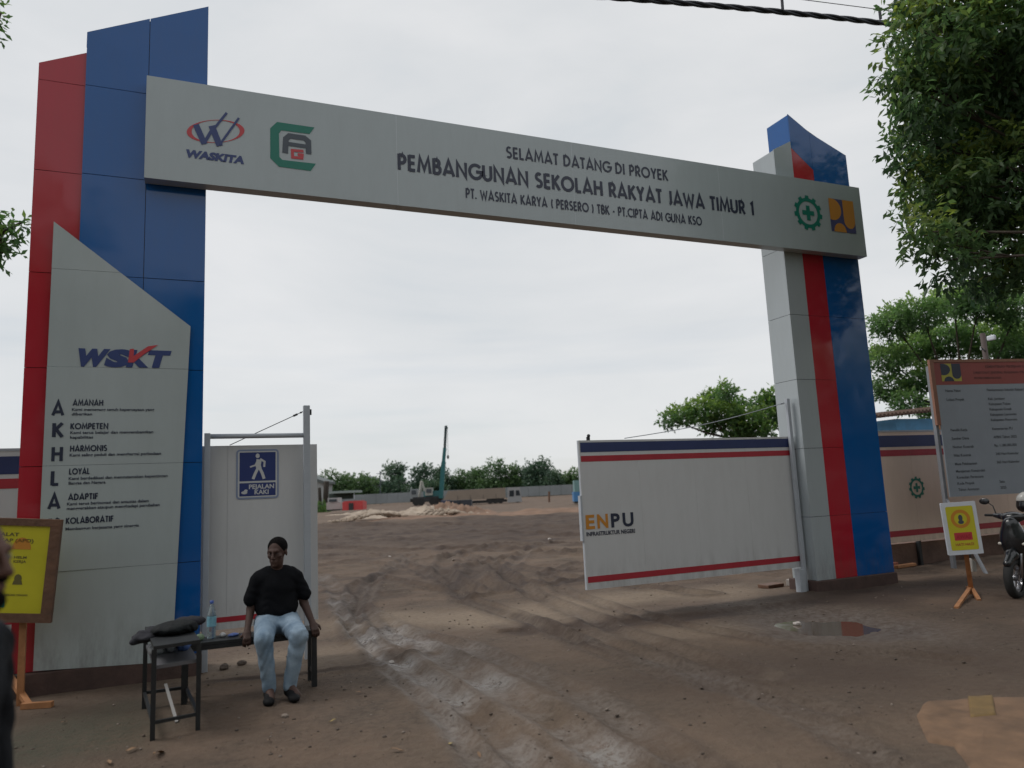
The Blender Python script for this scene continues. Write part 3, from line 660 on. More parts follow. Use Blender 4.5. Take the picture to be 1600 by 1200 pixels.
mb.build('stay_wire', M_blk, lp, LO)
rp = thing('gate_post', 'short white steel post against the silver side of the far tower', 'post', (7.73, 8.14, 0)); RO = Vector((7.73, 8.14, 0))
mb = MB(); mb.box((7.715, 8.12, -.05), (7.768, 8.17, 2.72)); mb.build('shaft', M_post, rp, RO, bevel=.004)
mb = MB(); mb.box((7.60, 8.08, -.04), (7.698, 8.18, .355)); mb.build('foot', M_post, rp, RO, bevel=.004)
mb = MB(); a = Vector((7.69, 8.16, 2.66)); b_ = Vector((5.05, 8.215, 2.20)); mb.tube([a.lerp(b_, k/8)+Vector((0, 0, -.05*sin(pi*k/8))) for k in range(9)], .006, 6); mb.tube([a, a.lerp(b_, .025)], .014, 8)
mb.build('stay_cable', M_post, rp, RO)
# pedestrian sign
so_ = Vector((.575, YL, 0)); ps = thing('pedestrian_sign', 'blue pedestrian sign with a white walking figure on the narrow gate leaf', 'sign', so_)
def rrect(x0, x1, z0, z1, r, n=5): return arc(x1-r, z1-r, r, r, 0, 90, n)+arc(x0+r, z1-r, r, r, 90, 180, n)+arc(x0+r, z0+r, r, r, 180, 270, n)+arc(x1-r, z0+r, r, r, 270, 360, n)
M_sgb = mat('sign_blue', (.028, .045, .17), .35); M_sgl = mat('sign_pale_blue', (.24, .29, .42), .35); M_sgw = mat('sign_white', (.55, .56, .56), .35)
mb = MB(); mb.prism(rrect(.365, .787, 1.638, 2.150, .035), YL+.012, YL+.017); mb.build('plate', M_sgl, ps, so_)
fs_ = frY(YL+.012)
mb = MB(); flat(mb, rrect(.382, .770, 1.655, 2.133, .02), fs_, .0010); mb.build('white_border', M_sgw, ps, so_)
mb = MB(); flat(mb, rrect(.397, .755, 1.822, 2.120, .006), fs_, .0018); flat(mb, rrect(.397, .755, 1.668, 1.803, .006), fs_, .0018); mb.build('blue_field', M_sgb, ps, so_)
mb = MB(); flat(mb, ring_poly(.575, 2.083, .020, .024, 16), fs_, .0026)
line(mb, [(.590, 2.045), (.580, 1.985), (.590, 1.945)], .026, fs_, .0026); line(mb, [(.578, 2.040), (.552, 1.985), (.500, 1.968)], .0085, fs_, .003)
line(mb, [(.600, 2.050), (.645, 2.020), (.640, 1.965)], .010, fs_, .003); line(mb, [(.578, 1.955), (.550, 1.895), (.530, 1.842)], .0145, fs_, .0034); line(mb, [(.596, 1.955), (.622, 1.900), (.640, 1.842)], .0145, fs_, .0037)
mb.build('walking_figure', M_sgw, ps, so_)
mb = MB(); font_text(mb, 'PEJALAN', fs_, .490, .740, 1.742, 1.788, .03, 0, .0026); font_text(mb, 'KAKI', fs_, .545, .685, 1.685, 1.731, .03, 0, .0026); mb.build('lettering', M_sgw, ps, so_)
mb = MB(); flat(mb, ring_poly(.445, 1.705, .030, .016, 16), fs_, .0026); flat(mb, ring_poly(.460, 1.724, .018, .014, 12), fs_, .003); mb.build('shoe_symbol', M_sgw, ps, so_)

# ------------------------------------------------------------------ site fence left and right
def site_fence(label, x0, x1, Y, z0, z1, gears, mface, org):
    f = thing('site_fence', label, 'fence', org, 0, 'striped hoarding on both sides of the gateway'); n = max(1, int(round((x1-x0)/1.22)))
    for i in range(n):
        a = x0+(x1-x0)*i/n; b_ = x0+(x1-x0)*(i+1)/n
        mb = MB(); mb.box((a+.002, Y, z0), (b_-.002, Y+.02, z1)); mb.build('panel', mface, f, org)
        for u0, u1, m_ in ((z1-.26, z1-.06, M_stripe_b), (z1-.42, z1-.31, M_stripe_r), (z0+.10, z0+.20, M_stripe_r)):
            mb = MB(); mb.box((a+.002, Y-.003, u0), (b_-.002, Y-.0005, u1)); mb.build('stripe', m_, f, org)
        mb = MB(); mb.box((a-.03, Y+.021, -.05), (a+.03, Y+.08, z1-.05)); mb.build('fence_post', M_blk, f, org)
    mb = MB(); mb.box((x0, Y-.006, z1+.001), (x1, Y+.05, z1+.03)); mb.build('top_rail', M_post, f, org)
    mb = MB(); mb.box((x0, Y+.085, -.1), (x1, Y+.25, z0-.03)); mb.build('footing', mat('footing_brown', (.13, .08, .062), .9, .3, 3, .4, 20), f, org)
    for gx in gears: mb = MB(); gear(mb, gx, 1.33, .19, frY(Y-.001)); mb.build('gear_emblem', M_green, f, org)
    return f
site_fence('cream hoarding with stripes and a green gear emblem right of the gateway', 9.15, 20.0, 9.35, .42, 2.31, [11.62, 15.2], M_fence, Vector((14, 9.35, 0)))
site_fence('white striped hoarding seen left of the red tower', -9.0, -1.62, 9.9, .30, 2.30, [], M_leaf, Vector((-5, 9.9, 0)))

# shed roof behind the right fence
so2 = Vector((18.5, 13.5, 0)); sh = thing('site_shed', 'low shed with brown corrugated roof and blue wall behind the cream hoarding', 'shed', so2)
mb = MB()
for i in range(60):
    x = 14.5+i*.13; mb.tube([(x, 12.6, 2.92+.010*i), (x+.02, 13.8, 3.0+.010*i)], .05, 6)
mb.build('corrugated_roof', mat('rusty_roof', (.09, .055, .04), .8, .3, 4), sh, so2)
mb = MB(); mb.box((15.6, 12.9, .0), (22.2, 13.7, 2.90)); mb.build('wall', mat('blue_sheet', (.08, .27, .50), .6, .15, 3), sh, so2)
mb = MB(); mb.box((16.3, 12.35, 0), (16.4, 12.45, 3.0)); mb.build('timber_post', M_wood2, sh, so2)

# ------------------------------------------------------------------ notice board
bu = Vector((.982, -.19, 0)).normalized(); bn = Vector((bu.y, -bu.x, 0)); bO = Vector((11.30, 8.54, 0))
nb_ = thing('project_notice_board', 'large grey project notice board with a red heading strip on white posts', 'notice board', bO)
fB = (bO, bu, VZ, bn); M_npan = mat('banner_grey', (.27, .30, .34), .5, .05, 2, .4, 2.2); M_nred = mat('banner_red', (.27, .055, .045), .5, .08, 2, .4, 2.2); M_nor = mat('board_frame_orange', (.26, .12, .075), .6, .1)
mb = MB(); mb.prismf([(0.03, 1.17), (3.25, 1.17), (3.25, 3.02), (0.03, 3.02)], 0, .02, fB); mb.build('banner', M_npan, nb_, bO)
mb = MB(); mb.prismf([(0.03, 3.021), (3.25, 3.021), (3.25, 3.40), (0.03, 3.40)], 0, .021, fB); mb.build('heading_strip', M_nred, nb_, bO)
mb = MB(); mb.prismf([(-.045, 2.35), (.0285, 2.35), (.0285, 3.45), (-.045, 3.45)], -.02, .03, fB); mb.prismf([(.03, 3.402), (3.28, 3.402), (3.28, 3.45), (.03, 3.45)], -.02, .03, fB); mb.build('frame', M_nor, nb_, bO)
for x in (-.03, 3.2):
    mb = MB(); mb.prismf([(x, -.05), (x+.05, -.05), (x+.05, 3.35), (x, 3.35)], -.09, -.021, fB); mb.build('post', mat('post_grey', (.21, .22, .24), .45, .1, 6), nb_, bO)
for x, s_ in ((.02, -1), (3.2, 1)):
    a = bO+bu*x+VZ*1.25-bn*.12; b_ = bO+bu*(x-.18)-bn*(-.75)
    mb = MB(); mb.bar(a, b_, .04); mb.build('brace', MATS['post_grey'], nb_, bO)
mb = MB(); mb.prismf([(-.20, -.05), (-.10, -.05), (-.10, .18), (-.18, .25)], .40, .52, fB); mb.build('footing', mat('concrete', (.33, .31, .28), .85, .15), nb_, bO, bevel=.02)
a_ = MB(); pu_logo(.16, .55, 3.08, 3.38, fB, nb_, bO, mat('pu_yellow', (.42, .38, .05), .5), M_ink, .0225)
M_bt = mat('banner_print', (.07, .08, .095), .6); M_bt2 = mat('heading_print', (.075, .02, .02), .6)
mb = MB()
rows = [('Nama Paket', 'Pembangunan Sekolah Rakyat Jawa Timur 1', 2.90), ('Lokasi Proyek', 'Kab. Jombang', 2.75), ('', 'Kabupaten Tuban', 2.66), ('', 'Kabupaten Gresik', 2.57), ('', 'Kabupaten Lamongan', 2.48), ('', 'Kabupaten Ponorogo', 2.39),
 ('Pemilik Kerja', 'Kementerian PU', 2.24), ('Sumber Dana', 'APBN Tahun 2025', 2.10), ('Nomor Kontrak', 'Rp. 1.180.000.000', 1.96), ('Nilai Kontrak', '240 Hari Kalender', 1.82), ('Masa Pelaksanaan', '365 Hari Kalender', 1.68),
 ('Manajemen Konstruksi', '', 1.56), ('Konsultan Perencana', '', 1.46), ('Kode Proyek', 'Satu', 1.36), ('Tahun Anggaran', '2025', 1.26)]
for l_, r_, z in rows:
    z = 1.17+(z-1.17)*1.0
    if l_: font_text(mb, l_, fB, .20, None, z, z+.045, .02, 0, .0225)
    if r_: font_text(mb, r_, fB, 1.02, None, z, z+.045, .02, 0, .0225)
mb.build('lettering', M_bt, nb_, bO)
mb = MB(); font_text(mb, 'KEMENTERIAN PEKERJAAN UMUM', fB, 1.05, None, 3.30, 3.345, .02, 0, .0225); font_text(mb, 'DIREKTORAT JENDERAL PRASARANA STRATEGIS', fB, .80, None, 3.20, 3.24, .02, 0, .0225); font_text(mb, 'PROYEK PEMBANGUNAN', fB, .80, None, 3.11, 3.145, .02, 0, .0225); mb.build('lettering', M_bt2, nb_, bO)

# ------------------------------------------------------------------ small warning sign on an orange stake
wO = Vector((8.92, 6.62, 0)); ws = thing('warning_sign', 'small yellow warning sign in a white frame on an orange timber stake', 'sign', wO)
A_ = P(1465, 787, 9.4); B_ = P(1519, 783, 9.35); C_ = P(1482, 868, 9.3)
ux = (B_-A_).normalized(); uz = (A_-C_); uz = (uz-ux*uz.dot(ux)).normalized(); un = ux.cross(-uz).normalized() if False else uz.cross(ux).normalized()
un = -un if un.dot(EYE-A_) < 0 else un
Wd, Hd = (B_-A_).length, (A_-C_).length; fw = (C_+(A_-C_-uz*Hd)*.0, ux, uz, un)
mb = MB(); mb.prismf(rrect(0, Wd, 0, Hd, .01), -.02, .012, fw); mb.build('frame', M_white, ws, wO)
mb = MB(); flat(mb, rrect(.045, Wd-.045, .055, Hd-.05, .02), fw, .0135); mb.build('yellow_field', M_yel2, ws, wO)
mb = MB(); cx, cz, n = Wd*.5, Hd*.68, 28
q = lambda x, z, d: fw[0]+ux*x+uz*z+un*d
mb.add([q(cx+r_*cos(2*pi*i/n), cz+r_*sin(2*pi*i/n), .0145) for r_ in (.075, .115) for i in range(n)], [(i, n+i, n+(i+1) % n, (i+1) % n) for i in range(n)]); mb.build('ring_symbol', M_or, ws, wO)
mb = MB(); flat(mb, ring_poly(cx, cz+.012, .026, .04, 14), fw, .0145); flat(mb, ring_poly(cx, cz-.04, .035, .025, 12), fw, .0149); mb.build('figure_symbol', M_slate, ws, wO)
mb = MB(); flat(mb, rrect(.10, Wd-.10, Hd*.27, Hd*.42, .01), fw, .0145); mb.build('red_field', M_lred, ws, wO)
mb = MB(); font_text(mb, 'AWAS', fw, .12, Wd-.12, Hd*.30, Hd*.38, .03, 0, .0155); font_text(mb, 'HATI HATI', fw, .10, Wd-.10, Hd*.17, Hd*.22, .02, 0, .0145); mb.build('lettering', M_stripe_r, ws, wO)
sb = q(Wd*.55, .06, -.035); sf = P(1519, 932, 9.55)
mb = MB(); mb.bar(sb, sf, .055, .03); mb.build('stake', M_wood2, ws, wO)
for x, y in ((1494, 950), (1530, 938), (1512, 918)):
    g_ = onG(x, y, .01); mb = MB(); mb.bar(sf+Vector((0, 0, .12)), g_, .045, .03); mb.build('foot', M_wood2, ws, wO)

# ------------------------------------------------------------------ brown-framed yellow board, left
yO = Vector((-1.7, 7.35, 0)); yb = thing('safety_board', 'yellow safety board in a brown timber frame standing left of the gateway', 'sign', yO)
A_ = P(98, 812, 6.40); C_ = P(80, 973, 6.30); uz = (A_-C_).normalized(); ux = (P(98, 812, 6.40)-P(0, 810, 6.33)).normalized(); ux = (ux-uz*ux.dot(uz)).normalized(); un = ux.cross(uz); un = -un if un.dot(EYE-A_) < 0 else un
Hh = (A_-C_).length; Ww = 1.30; fy = (C_-ux*Ww, ux, uz, un)
mb = MB(); fwid = .075
mb.prismf([(0, 0), (Ww, 0), (Ww, fwid), (0, fwid)], -.02, .02, fy); mb.prismf([(0, Hh-.06), (Ww, Hh-.06), (Ww, Hh), (0, Hh)], -.02, .02, fy)
mb.prismf([(Ww-.085, fwid+.001), (Ww, fwid+.001), (Ww, Hh-.061), (Ww-.085, Hh-.061)], -.02, .019, fy); mb.prismf([(0, fwid+.001), (.08, fwid+.001), (.08, Hh-.061), (0, Hh-.061)], -.02, .019, fy); mb.build('frame', M_wood, yb, yO)
mb = MB(); mb.prismf([(.075, .07), (Ww-.08, .07), (Ww-.08, Hh-.055), (.075, Hh-.055)], -.01, .004, fy); mb.build('yellow_sheet', M_yel, yb, yO)
M_bpr = mat('board_print_olive', (.13, .11, .03), .6)
mb = MB(); font_text(mb, 'AREA KERJA WAJIB ALAT', fy, .30, Ww-.33, Hh-.15, Hh-.12, .03, 0, .006); font_text(mb, 'PELINDUNG DIRI LENGKAP (APD)', fy, .22, Ww-.21, Hh-.20, Hh-.17, .03, 0, .006)
for cxx, lab in ((Ww-.30, 'HELM'), (Ww-.68, 'ROMPI'), (Ww-1.0, 'SEPATU')):
    font_text(mb, lab, fy, cxx-.05, cxx+.05, Hh*.61, Hh*.61+.022, .02, 0, .006); font_text(mb, 'KERJA', fy, cxx-.05, cxx+.05, Hh*.57, Hh*.57+.022, .02, 0, .006)
    flat(mb, ring_poly(cxx, Hh*.42, .03, .035, 12), fy, .006); flat(mb, [(cxx-.04, Hh*.36), (cxx+.04, Hh*.36), (cxx+.03, Hh*.40), (cxx-.03, Hh*.40)], fy, .0065)
    font_text(mb, 'SARUNG TANGAN', fy, cxx-.09, cxx+.09, Hh*.25, Hh*.25+.018, .02, 0, .006)
mb.build('lettering', M_bpr, yb, yO)
mb = MB()
for cxx in (Ww-.30, Ww-.68): flat(mb, arc(cxx, Hh*.70, .075, .10, 0, 180, 14), fy, .006)
mb.build('helmet_symbol', M_or, yb, yO)
mb = MB(); flat(mb, rrect(Ww-.44, Ww-.38, .12, .18, .01), fy, .006); mb.build('square_symbol', M_green, yb, yO)
mb = MB(); flat(mb, rrect(Ww-.62, Ww-.54, Hh*.60, Hh*.78, .01), fy, .006); mb.build('red_field', M_lred, yb, yO)
for k in (0.12, 1):
    c0 = fy[0]+ux*(Ww*k-.25)+uz*.04-un*.05
    mb = MB(); mb.bar(c0+VZ*.5, Vector((c0.x, c0.y+.05, -.03)), .05, .04); mb.build('leg', M_wood2, yb, yO)
f0 = onG(45, 1102, .02); f1 = onG(82, 1100, .02); f2 = P(6, 1043, 6.6)
mb = MB(); mb.bar(f2, f0, .045, .04); mb.build('leg', M_wood2, yb, yO)
mb = MB(); mb.bar(f0-Vector((.05, 0, 0)), f1, .05, .045); mb.build('foot', M_wood2, yb, yO)

# ------------------------------------------------------------------ body modelling: smooth union of shapes, meshed
def surf(prims, res, cuts=(), noise_amp=0, seed=0):
    lo = np.array([1e9]*3); hi = -lo
    for p in prims:
        if p[0] == 'c':
            for q_, r_ in ((p[1], p[3]), (p[2], p[4])): lo = np.minimum(lo, np.array(q_)-r_); hi = np.maximum(hi, np.array(q_)+r_)
        elif p[0] == 'e': r_ = max(p[2]); lo = np.minimum(lo, np.array(p[1])-r_); hi = np.maximum(hi, np.array(p[1])+r_)
    lo -= .04; hi += .04; n = np.ceil((hi-lo)/res).astype(int)+1
    D = np.full(n, .5, np.float32)
    for p in prims:
        if p[0] == 'c': a, b_ = np.array(p[1], float), np.array(p[2], float); rm = max(p[3], p[4]); l_, h_ = np.minimum(a, b_)-rm, np.maximum(a, b_)+rm
        else: a = np.array(p[1], float); rm = max(p[2]); l_, h_ = a-rm, a+rm
        k = p[5] if p[0] == 'c' else p[4]
        i0 = np.clip(np.floor((l_-k-.03-lo)/res).astype(int), 0, n); i1 = np.clip(np.ceil((h_+k+.03-lo)/res).astype(int)+1, 0, n)
        sl = tuple(slice(i0[j], i1[j]) for j in range(3))
        g_ = np.stack(np.meshgrid(*[lo[j]+res*np.arange(i0[j], i1[j]) for j in range(3)], indexing='ij'), -1).astype(np.float32)
        if p[0] == 'c':
            ab = b_-a; t_ = np.clip(((g_-a)@ab)/max(ab@ab, 1e-9), 0, 1); d = np.linalg.norm(g_-a-t_[..., None]*ab, axis=-1)-(p[3]+(p[4]-p[3])*t_)
        else:
            r_ = np.array(p[2]); u = g_-a
            if p[3] is not None: u = u @ np.array(p[3])       # rotation matrix (columns = local axes)
            k0 = np.linalg.norm(u/r_, axis=-1); k1 = np.linalg.norm(u/(r_*r_), axis=-1); d = k0*(k0-1)/np.maximum(k1, 1e-6)
            d = np.where(k0 < 1e-4, -min(r_), d)
        o_ = D[sl]
        if k < 0: D[sl] = np.maximum(o_, -d)
        else: h_ = np.clip(.5+.5*(o_-d)/k, 0, 1); D[sl] = o_*(1-h_)+d*h_-k*h_*(1-h_)
    ax = [lo[j]+res*np.arange(n[j]) for j in range(3)]
    if noise_amp:
        xx, yy, zz = np.meshgrid(*ax, indexing='ij')
        D += noise_amp*(fbm(xx*9+zz*7, yy*9+zz*4, 2, seed)+.8*np.sin(zz*60+14*fbm(xx*5, yy*5+zz*3, 2, seed+3)*2+xx*20)*.35)
    for nrm, off in cuts:     # keep side where dot(p,n) < off
        xx = ax[0][:, None, None]*nrm[0]+ax[1][None, :, None]*nrm[1]+ax[2][None, None, :]*nrm[2]
        D = np.maximum(D, xx-off)
    s_ = D < 0; c8 = np.zeros(np.array(n)-1, int); acc = np.zeros(tuple(np.array(n)-1)+(3,), np.float32); cnt = np.zeros(np.array(n)-1, np.float32)
    sl_ = lambda dx, dy, dz: (slice(dx, n[0]-1+dx), slice(dy, n[1]-1+dy), slice(dz, n[2]-1+dz))
    for d_ in range(3):
        for a1 in (0, 1):
            for a2 in (0, 1):
                o0 = [0, 0, 0]; oo = [i for i in range(3) if i != d_]; o0[oo[0]] = a1; o0[oo[1]] = a2; o1 = list(o0); o1[d_] = 1
                A, B = D[sl_(*o0)], D[sl_(*o1)]; m_ = (A < 0) != (B < 0); t_ = np.where(m_, A/np.where(np.abs(A-B) < 1e-9, 1e-9, A-B), 0)
                v_ = np.zeros(acc.shape, np.float32); v_[..., oo[0]] = a1; v_[..., oo[1]] = a2; v_[..., d_] = t_
                acc += v_*m_[..., None]; cnt += m_
    act = cnt > 0; idx = -np.ones(act.shape, int); idx[act] = np.arange(act.sum())
    ijk = np.argwhere(act); vs = lo+res*(ijk+acc[act]/cnt[act][:, None])
    fs = []
    for d_ in range(3):
        oo = [i for i in range(3) if i != d_]
        A = s_; B = np.roll(s_, -1, d_); m_ = A != B
        m_[tuple(slice(-1, None) if j == d_ else slice(None) for j in range(3))] = False
        e_ = np.argwhere(m_); e_ = e_[(e_[:, oo[0]] > 0) & (e_[:, oo[1]] > 0) & (e_[:, oo[0]] < n[oo[0]]-1) & (e_[:, oo[1]] < n[oo[1]]-1)]
        def at(a1, a2): q_ = e_.copy(); q_[:, oo[0]] -= a1; q_[:, oo[1]] -= a2; return idx[q_[:, 0], q_[:, 1], q_[:, 2]]
        qd = np.stack([at(0, 0), at(1, 0), at(1, 1), at(0, 1)], 1)
        ins = s_[e_[:, 0], e_[:, 1], e_[:, 2]]; flip = ins if d_ != 1 else ~ins
        qd[flip] = qd[flip][:, ::-1]
        fs.append(qd)
    fs = np.concatenate(fs); fs = fs[(fs >= 0).all(1)]
    fs = fs[:, ::-1]
    return vs.astype(float), fs
def head_prims(C, R, s_=1.0, beard=False):
    R = np.array(R); f = lambda v: tuple(np.array(C)+R@(np.array(v)*s_))
    E = lambda c, r, k: ('e', f(c), tuple(x*s_ for x in r), R, k); Cc = lambda a, b_, r0, r1, k: ('c', f(a), f(b_), r0*s_, r1*s_, k)
    body = [E((0, .018, .032), (.076, .096, .088), .02), E((0, -.022, -.045), (.056, .066, .066), .03), E((0, -.045, -.072), (.034, .036, .03), .02),
            Cc((0, -.088, .022), (0, -.112, -.020), .008, .0135, .012), E((-.013, -.098, -.024), (.009, .011, .008), .006), E((.013, -.098, -.024), (.009, .011, .008), .006),
            Cc((-.034, -.078, .034), (.034, -.078, .034), .011, .011, .018), Cc((-.020, -.086, -.050), (.020, -.086, -.050), .0075, .0075, .008), Cc((-.016, -.085, -.062), (.016, -.085, -.062), .0085, .0085, .008),
            E((-.042, -.058, -.012), (.020, .020, .018), .02), E((.042, -.058, -.012), (.020, .020, .018), .02), E((0, -.083, -.088), (.017, .015, .014), .015),
            E((-.079, .012, -.002), (.008, .020, .031), .008), E((.079, .012, -.002), (.008, .020, .031), .008)]
    hair = [E((0, .028, .042), (.083, .098, .086), .01)]
    eyes = [f((-.030, -.079, .012)), f((.030, -.079, .012))]
    return body, hair, eyes, f
def hand(w_, d_, nrm, s_=1.0, curl=.5, side=1):
    """palm and five fingers; w_ wrist, d_ finger direction, nrm palm normal"""
    w_, d_, nrm = np.array(w_, float), np.array(d_, float), np.array(nrm, float); d_ /= np.linalg.norm(d_); nrm -= d_*(nrm@d_); nrm /= np.linalg.norm(nrm); sdv = np.cross(d_, nrm)*side
    pr = [('c', tuple(w_), tuple(w_+d_*.03), .024, .026, .015), ('c', tuple(w_+d_*.03-sdv*.018), tuple(w_+d_*.08-sdv*.024), .018, .015, .012), ('c', tuple(w_+d_*.03+sdv*.014), tuple(w_+d_*.085+sdv*.020), .018, .015, .012), ('c', tuple(w_+d_*.04), tuple(w_+d_*.088), .018, .015, .012)]
    for i, (off, ln) in enumerate(((.030, .068), (.011, .076), (-.009, .071), (-.028, .056))):
        p0 = w_+d_*.088+sdv*off; a = curl*.8; seg = [ln*.45, ln*.32, ln*.25]; dd = d_.copy()
        for j, l_ in enumerate(seg):
            dd = d_*cos(a)+nrm*sin(a); p1 = p0+dd*l_*s_; pr.append(('c', tuple(p0), tuple(p1), .0095-.0007*j, .0088-.0007*j, .004)); p0 = p1; a += curl*.8
    p0 = w_+d_*.03+sdv*.024; p1 = p0+(d_*.5+sdv*.7+nrm*.35)*.042; p2 = p1+(d_*.8+sdv*.15+nrm*.4)*.034
    pr += [('c', tuple(p0), tuple(p1), .015, .011, .01), ('c', tuple(p1), tuple(p2), .0105, .0085, .004)]
    return pr
def rotz(a): c, s_ = cos(a), sin(a); return np.array([[c, -s_, 0], [s_, c, 0], [0, 0, 1]])
def rotx(a): c, s_ = cos(a), sin(a); return np.array([[1, 0, 0], [0, c, -s_], [0, s_, c]])
def sobj(name, prims, res, m, parent, cuts=(), na=0, seed=0):
    v_, f_ = surf(prims, res, cuts, na, seed); return mkobj(name, v_, f_, m, parent, (0, 0, 0), True)

# ------------------------------------------------------------------ the bench and what lies on it
BY = 7.02; BZ = .475
bO2 = Vector((.5, BY, 0)); be = thing('long_bench', 'long low black metal bench the man sits on', 'bench', bO2)
for k, (y0) in enumerate((BY-.14, BY-.045, BY+.05)):
    mb = MB(); mb.box((-.12, y0, BZ-.03), (.985, y0+.085, BZ)); mb.build('seat_slat', M_blk, be, bO2, bevel=.003)
mb = MB(); mb.box((-.12, BY-.145, BZ-.062), (.985, BY-.115, BZ-.0305)); mb.box((-.12, BY+.10, BZ-.062), (.985, BY+.13, BZ-.0305)); mb.build('seat_frame', M_blk, be, bO2)
for x in (-.08, .955):
    for y in (BY-.125, BY+.115):
        mb = MB(); mb.box((x-.022, y-.02, -.03), (x+.022, y+.02, BZ-.0625)); mb.build('leg', M_blk, be, bO2)
    mb = MB(); mb.box((x-.012, BY-.104, .10), (x+.012, BY+.094, .13)); mb.build('stretcher', M_blk, be, bO2)
# armrest end under the man's left hand
mb = MB(); mb.box((.94, BY-.147, BZ+.001), (.985, BY-.10, BZ+.03)); mb.build('end_stop', M_blk, be, bO2)
# bottle
bt = Vector((.125, BY+.02, BZ)); bo = thing('water_bottle', 'clear plastic water bottle with pale blue label standing on the bench', 'bottle', bt)
M_pet = mat('pet_plastic', (.55, .68, .75), .12, trans=.75)
mb = MB(); mb.lathe([(.0, 0), (.034, .002), (.037, .015), (.034, .04), (.037, .06), (.037, .19), (.034, .215), (.02, .262), (.0135, .275), (.0135, .295), (0, .295)], 20); mb.build('body', M_pet, bo, smooth=True)
mb = MB(); mb.lathe([(.0385, .10), (.0385, .185)], 20); mb.build('label_band', mat('bottle_label', (.20, .42, .52), .4, .25, 30), bo, smooth=True)
mb = MB(); mb.lathe([(0, .312), (.015, .312), (.016, .297), (.016, .288)], 16); mb.build('cap', mat('bottle_cap', (.05, .10, .35), .4), bo, smooth=True)
# small packets
def packet(loc, sx, sy, sz, m, label, rz, cat='packet'):
    v_, f_ = surf([('e', (0, 0, sz*.5), (sx, sy, sz*.6), None, .01), ('c', (-sx*.9, 0, sz*.4), (sx*.9, 0, sz*.45), .006, .006, .01)], .006, (((0, 0, -1), 0),), .004, int(loc[0]*100))
    o = mkobj('snack_packet', v_, f_, m, None, (0, 0, 0), True); o.location = loc; o.rotation_euler = (0, 0, rz); tag(o, label, cat); return o
packet((.30, BY, BZ), .045, .03, .025, mat('packet_blue', (.10, .16, .42), .35, .3, 30), 'crumpled blue snack packet on the bench close to the man', .4)
packet((.215, BY+.03, BZ), .03, .025, .035, mat('packet_white', (.50, .50, .50), .4, .3, 30), 'small white wrapper beside the blue packet on the bench', 1.2)
packet((.03, BY-.03, BZ), .04, .03, .05, mat('packet_green', (.18, .26, .16), .4, .4, 30), 'small greenish wrapper at the bench end left of the bottle', .1)
packet((.385, BY-.05, BZ), .04, .02, .018, mat('packet_navy', (.06, .09, .26), .35, .3, 30), 'flat dark blue wrapper touching the man\'s hand', 2.2)

# ------------------------------------------------------------------ seated man
MX, MY = .655, BY-.01
man = thing('person', 'seated man in black T-shirt and washed jeans resting both hands on the bench', 'person', (MX, MY, 0)); man.scale = (.95, 1, .985)
tz = BZ+.0
RH = rotz(radians(-28)) @ rotx(radians(12)) 
RH = rotz(radians(-26)) @ rotx(radians(10))
hb, hh, ey, hf = head_prims((-.005, -.055, 1.172), RH, 1.06)
KR, KL = (-.150, -.44, .50), (.140, -.44, .50); AR, AL = (-.100, -.40, .10), (.066, -.40, .10)
HR_, HL_ = (-.095, .0, .56), (.095, 0, .56)
SHR, SHL = (-.172, .0, .945), (.172, 0, .945); ELR, ELL = (-.225, .03, .70), (.245, .02, .71); WRR, WRL = (-.262, -.09, .535), (.305, -.09, .545)
torso = [('e', (0, .0, .60), (.165, .125, .12), None, .05), ('c', (-.06, .005, .70), (.06, .005, .70), .105, .105, .05), ('e', (0, -.005, .86), (.155, .112, .165), None, .05), ('c', (-.12, 0, .96), (.12, 0, .96), .058, .058, .05)]
arms = [('c', SHR, ELR, .048, .038, .03), ('c', ELR, WRR, .038, .026, .015), ('c', SHL, ELL, .048, .038, .03), ('c', ELL, WRL, .041, .027, .015)]
legs = [('c', HR_, KR, .092, .062, .04), ('c', KR, AR, .058, .036, .02), ('c', HL_, KL, .092, .062, .04), ('c', KL, AL, .058, .036, .02), ('c', AR, (-.10, -.52, .045), .035, .035, .02), ('c', AL, (.11, -.52, .045), .035, .035, .02)]
body = torso+arms+legs+[('c', (0, 0, 1.0), (-.004, -.04, 1.10), .058, .052, .03)]+hb+hand(WRR, (-.05, -.55, -.6), (0, .6, -.6), curl=.75, side=-1)+hand(WRL, (.12, -.45, -.45), (0, .6, -.6), curl=.8, side=1)
sobj('body', body, .008, M_skin, man)
v_, f_ = surf(hh, .006, ((tuple(RH@np.array((0, -.75, -.66))), float(RH@np.array((0, -.75, -.66)) @ np.array(hf((0, -.052, .048))))),)); mkobj('hair', v_, f_, M_hair, man, smooth=True)
for q_ in ey: mb = MB(); mb.sphere(q_, .006, 10, 6); mb.build('eye', M_eyed, man, smooth=True)
sh_p = [('e', (0, .0, .665), (.168, .133, .10), None, .04), ('c', (-.07, .005, .72), (.07, .005, .72), .120, .120, .05), ('c', (-.11, 0, .985), (.11, 0, .985), .055, .055, .03), ('e', (0, -.005, .86), (.172, .128, .17), None, .05), ('c', (-.125, 0, .955), (.125, 0, .955), .068, .068, .05), ('c', (-.06, 0, 1.0), (.06, 0, 1.0), .052, .052, .04)]
up = lambda a, b_, t_: tuple(np.array(a)+(np.array(b_)-np.array(a))*t_)
sh_p += [('c', SHR, up(SHR, (-.26, 0.01, .71), .70), .062, .060, .03), ('c', SHL, up(SHL, (.285, .0, .72), .70), .062, .060, .03)]
sobj('t_shirt', sh_p, .008, M_shirt, man, (((0, 0, -1), -.615), ((0, .1, 1), 1.06), ((-.83, 0, -.55), -(.83*-.2925+.55*.70) if False else .0+.83*.318-.55*.775), ((.83, 0, -.55), .83*.330-.55*.785)), .008, 4)
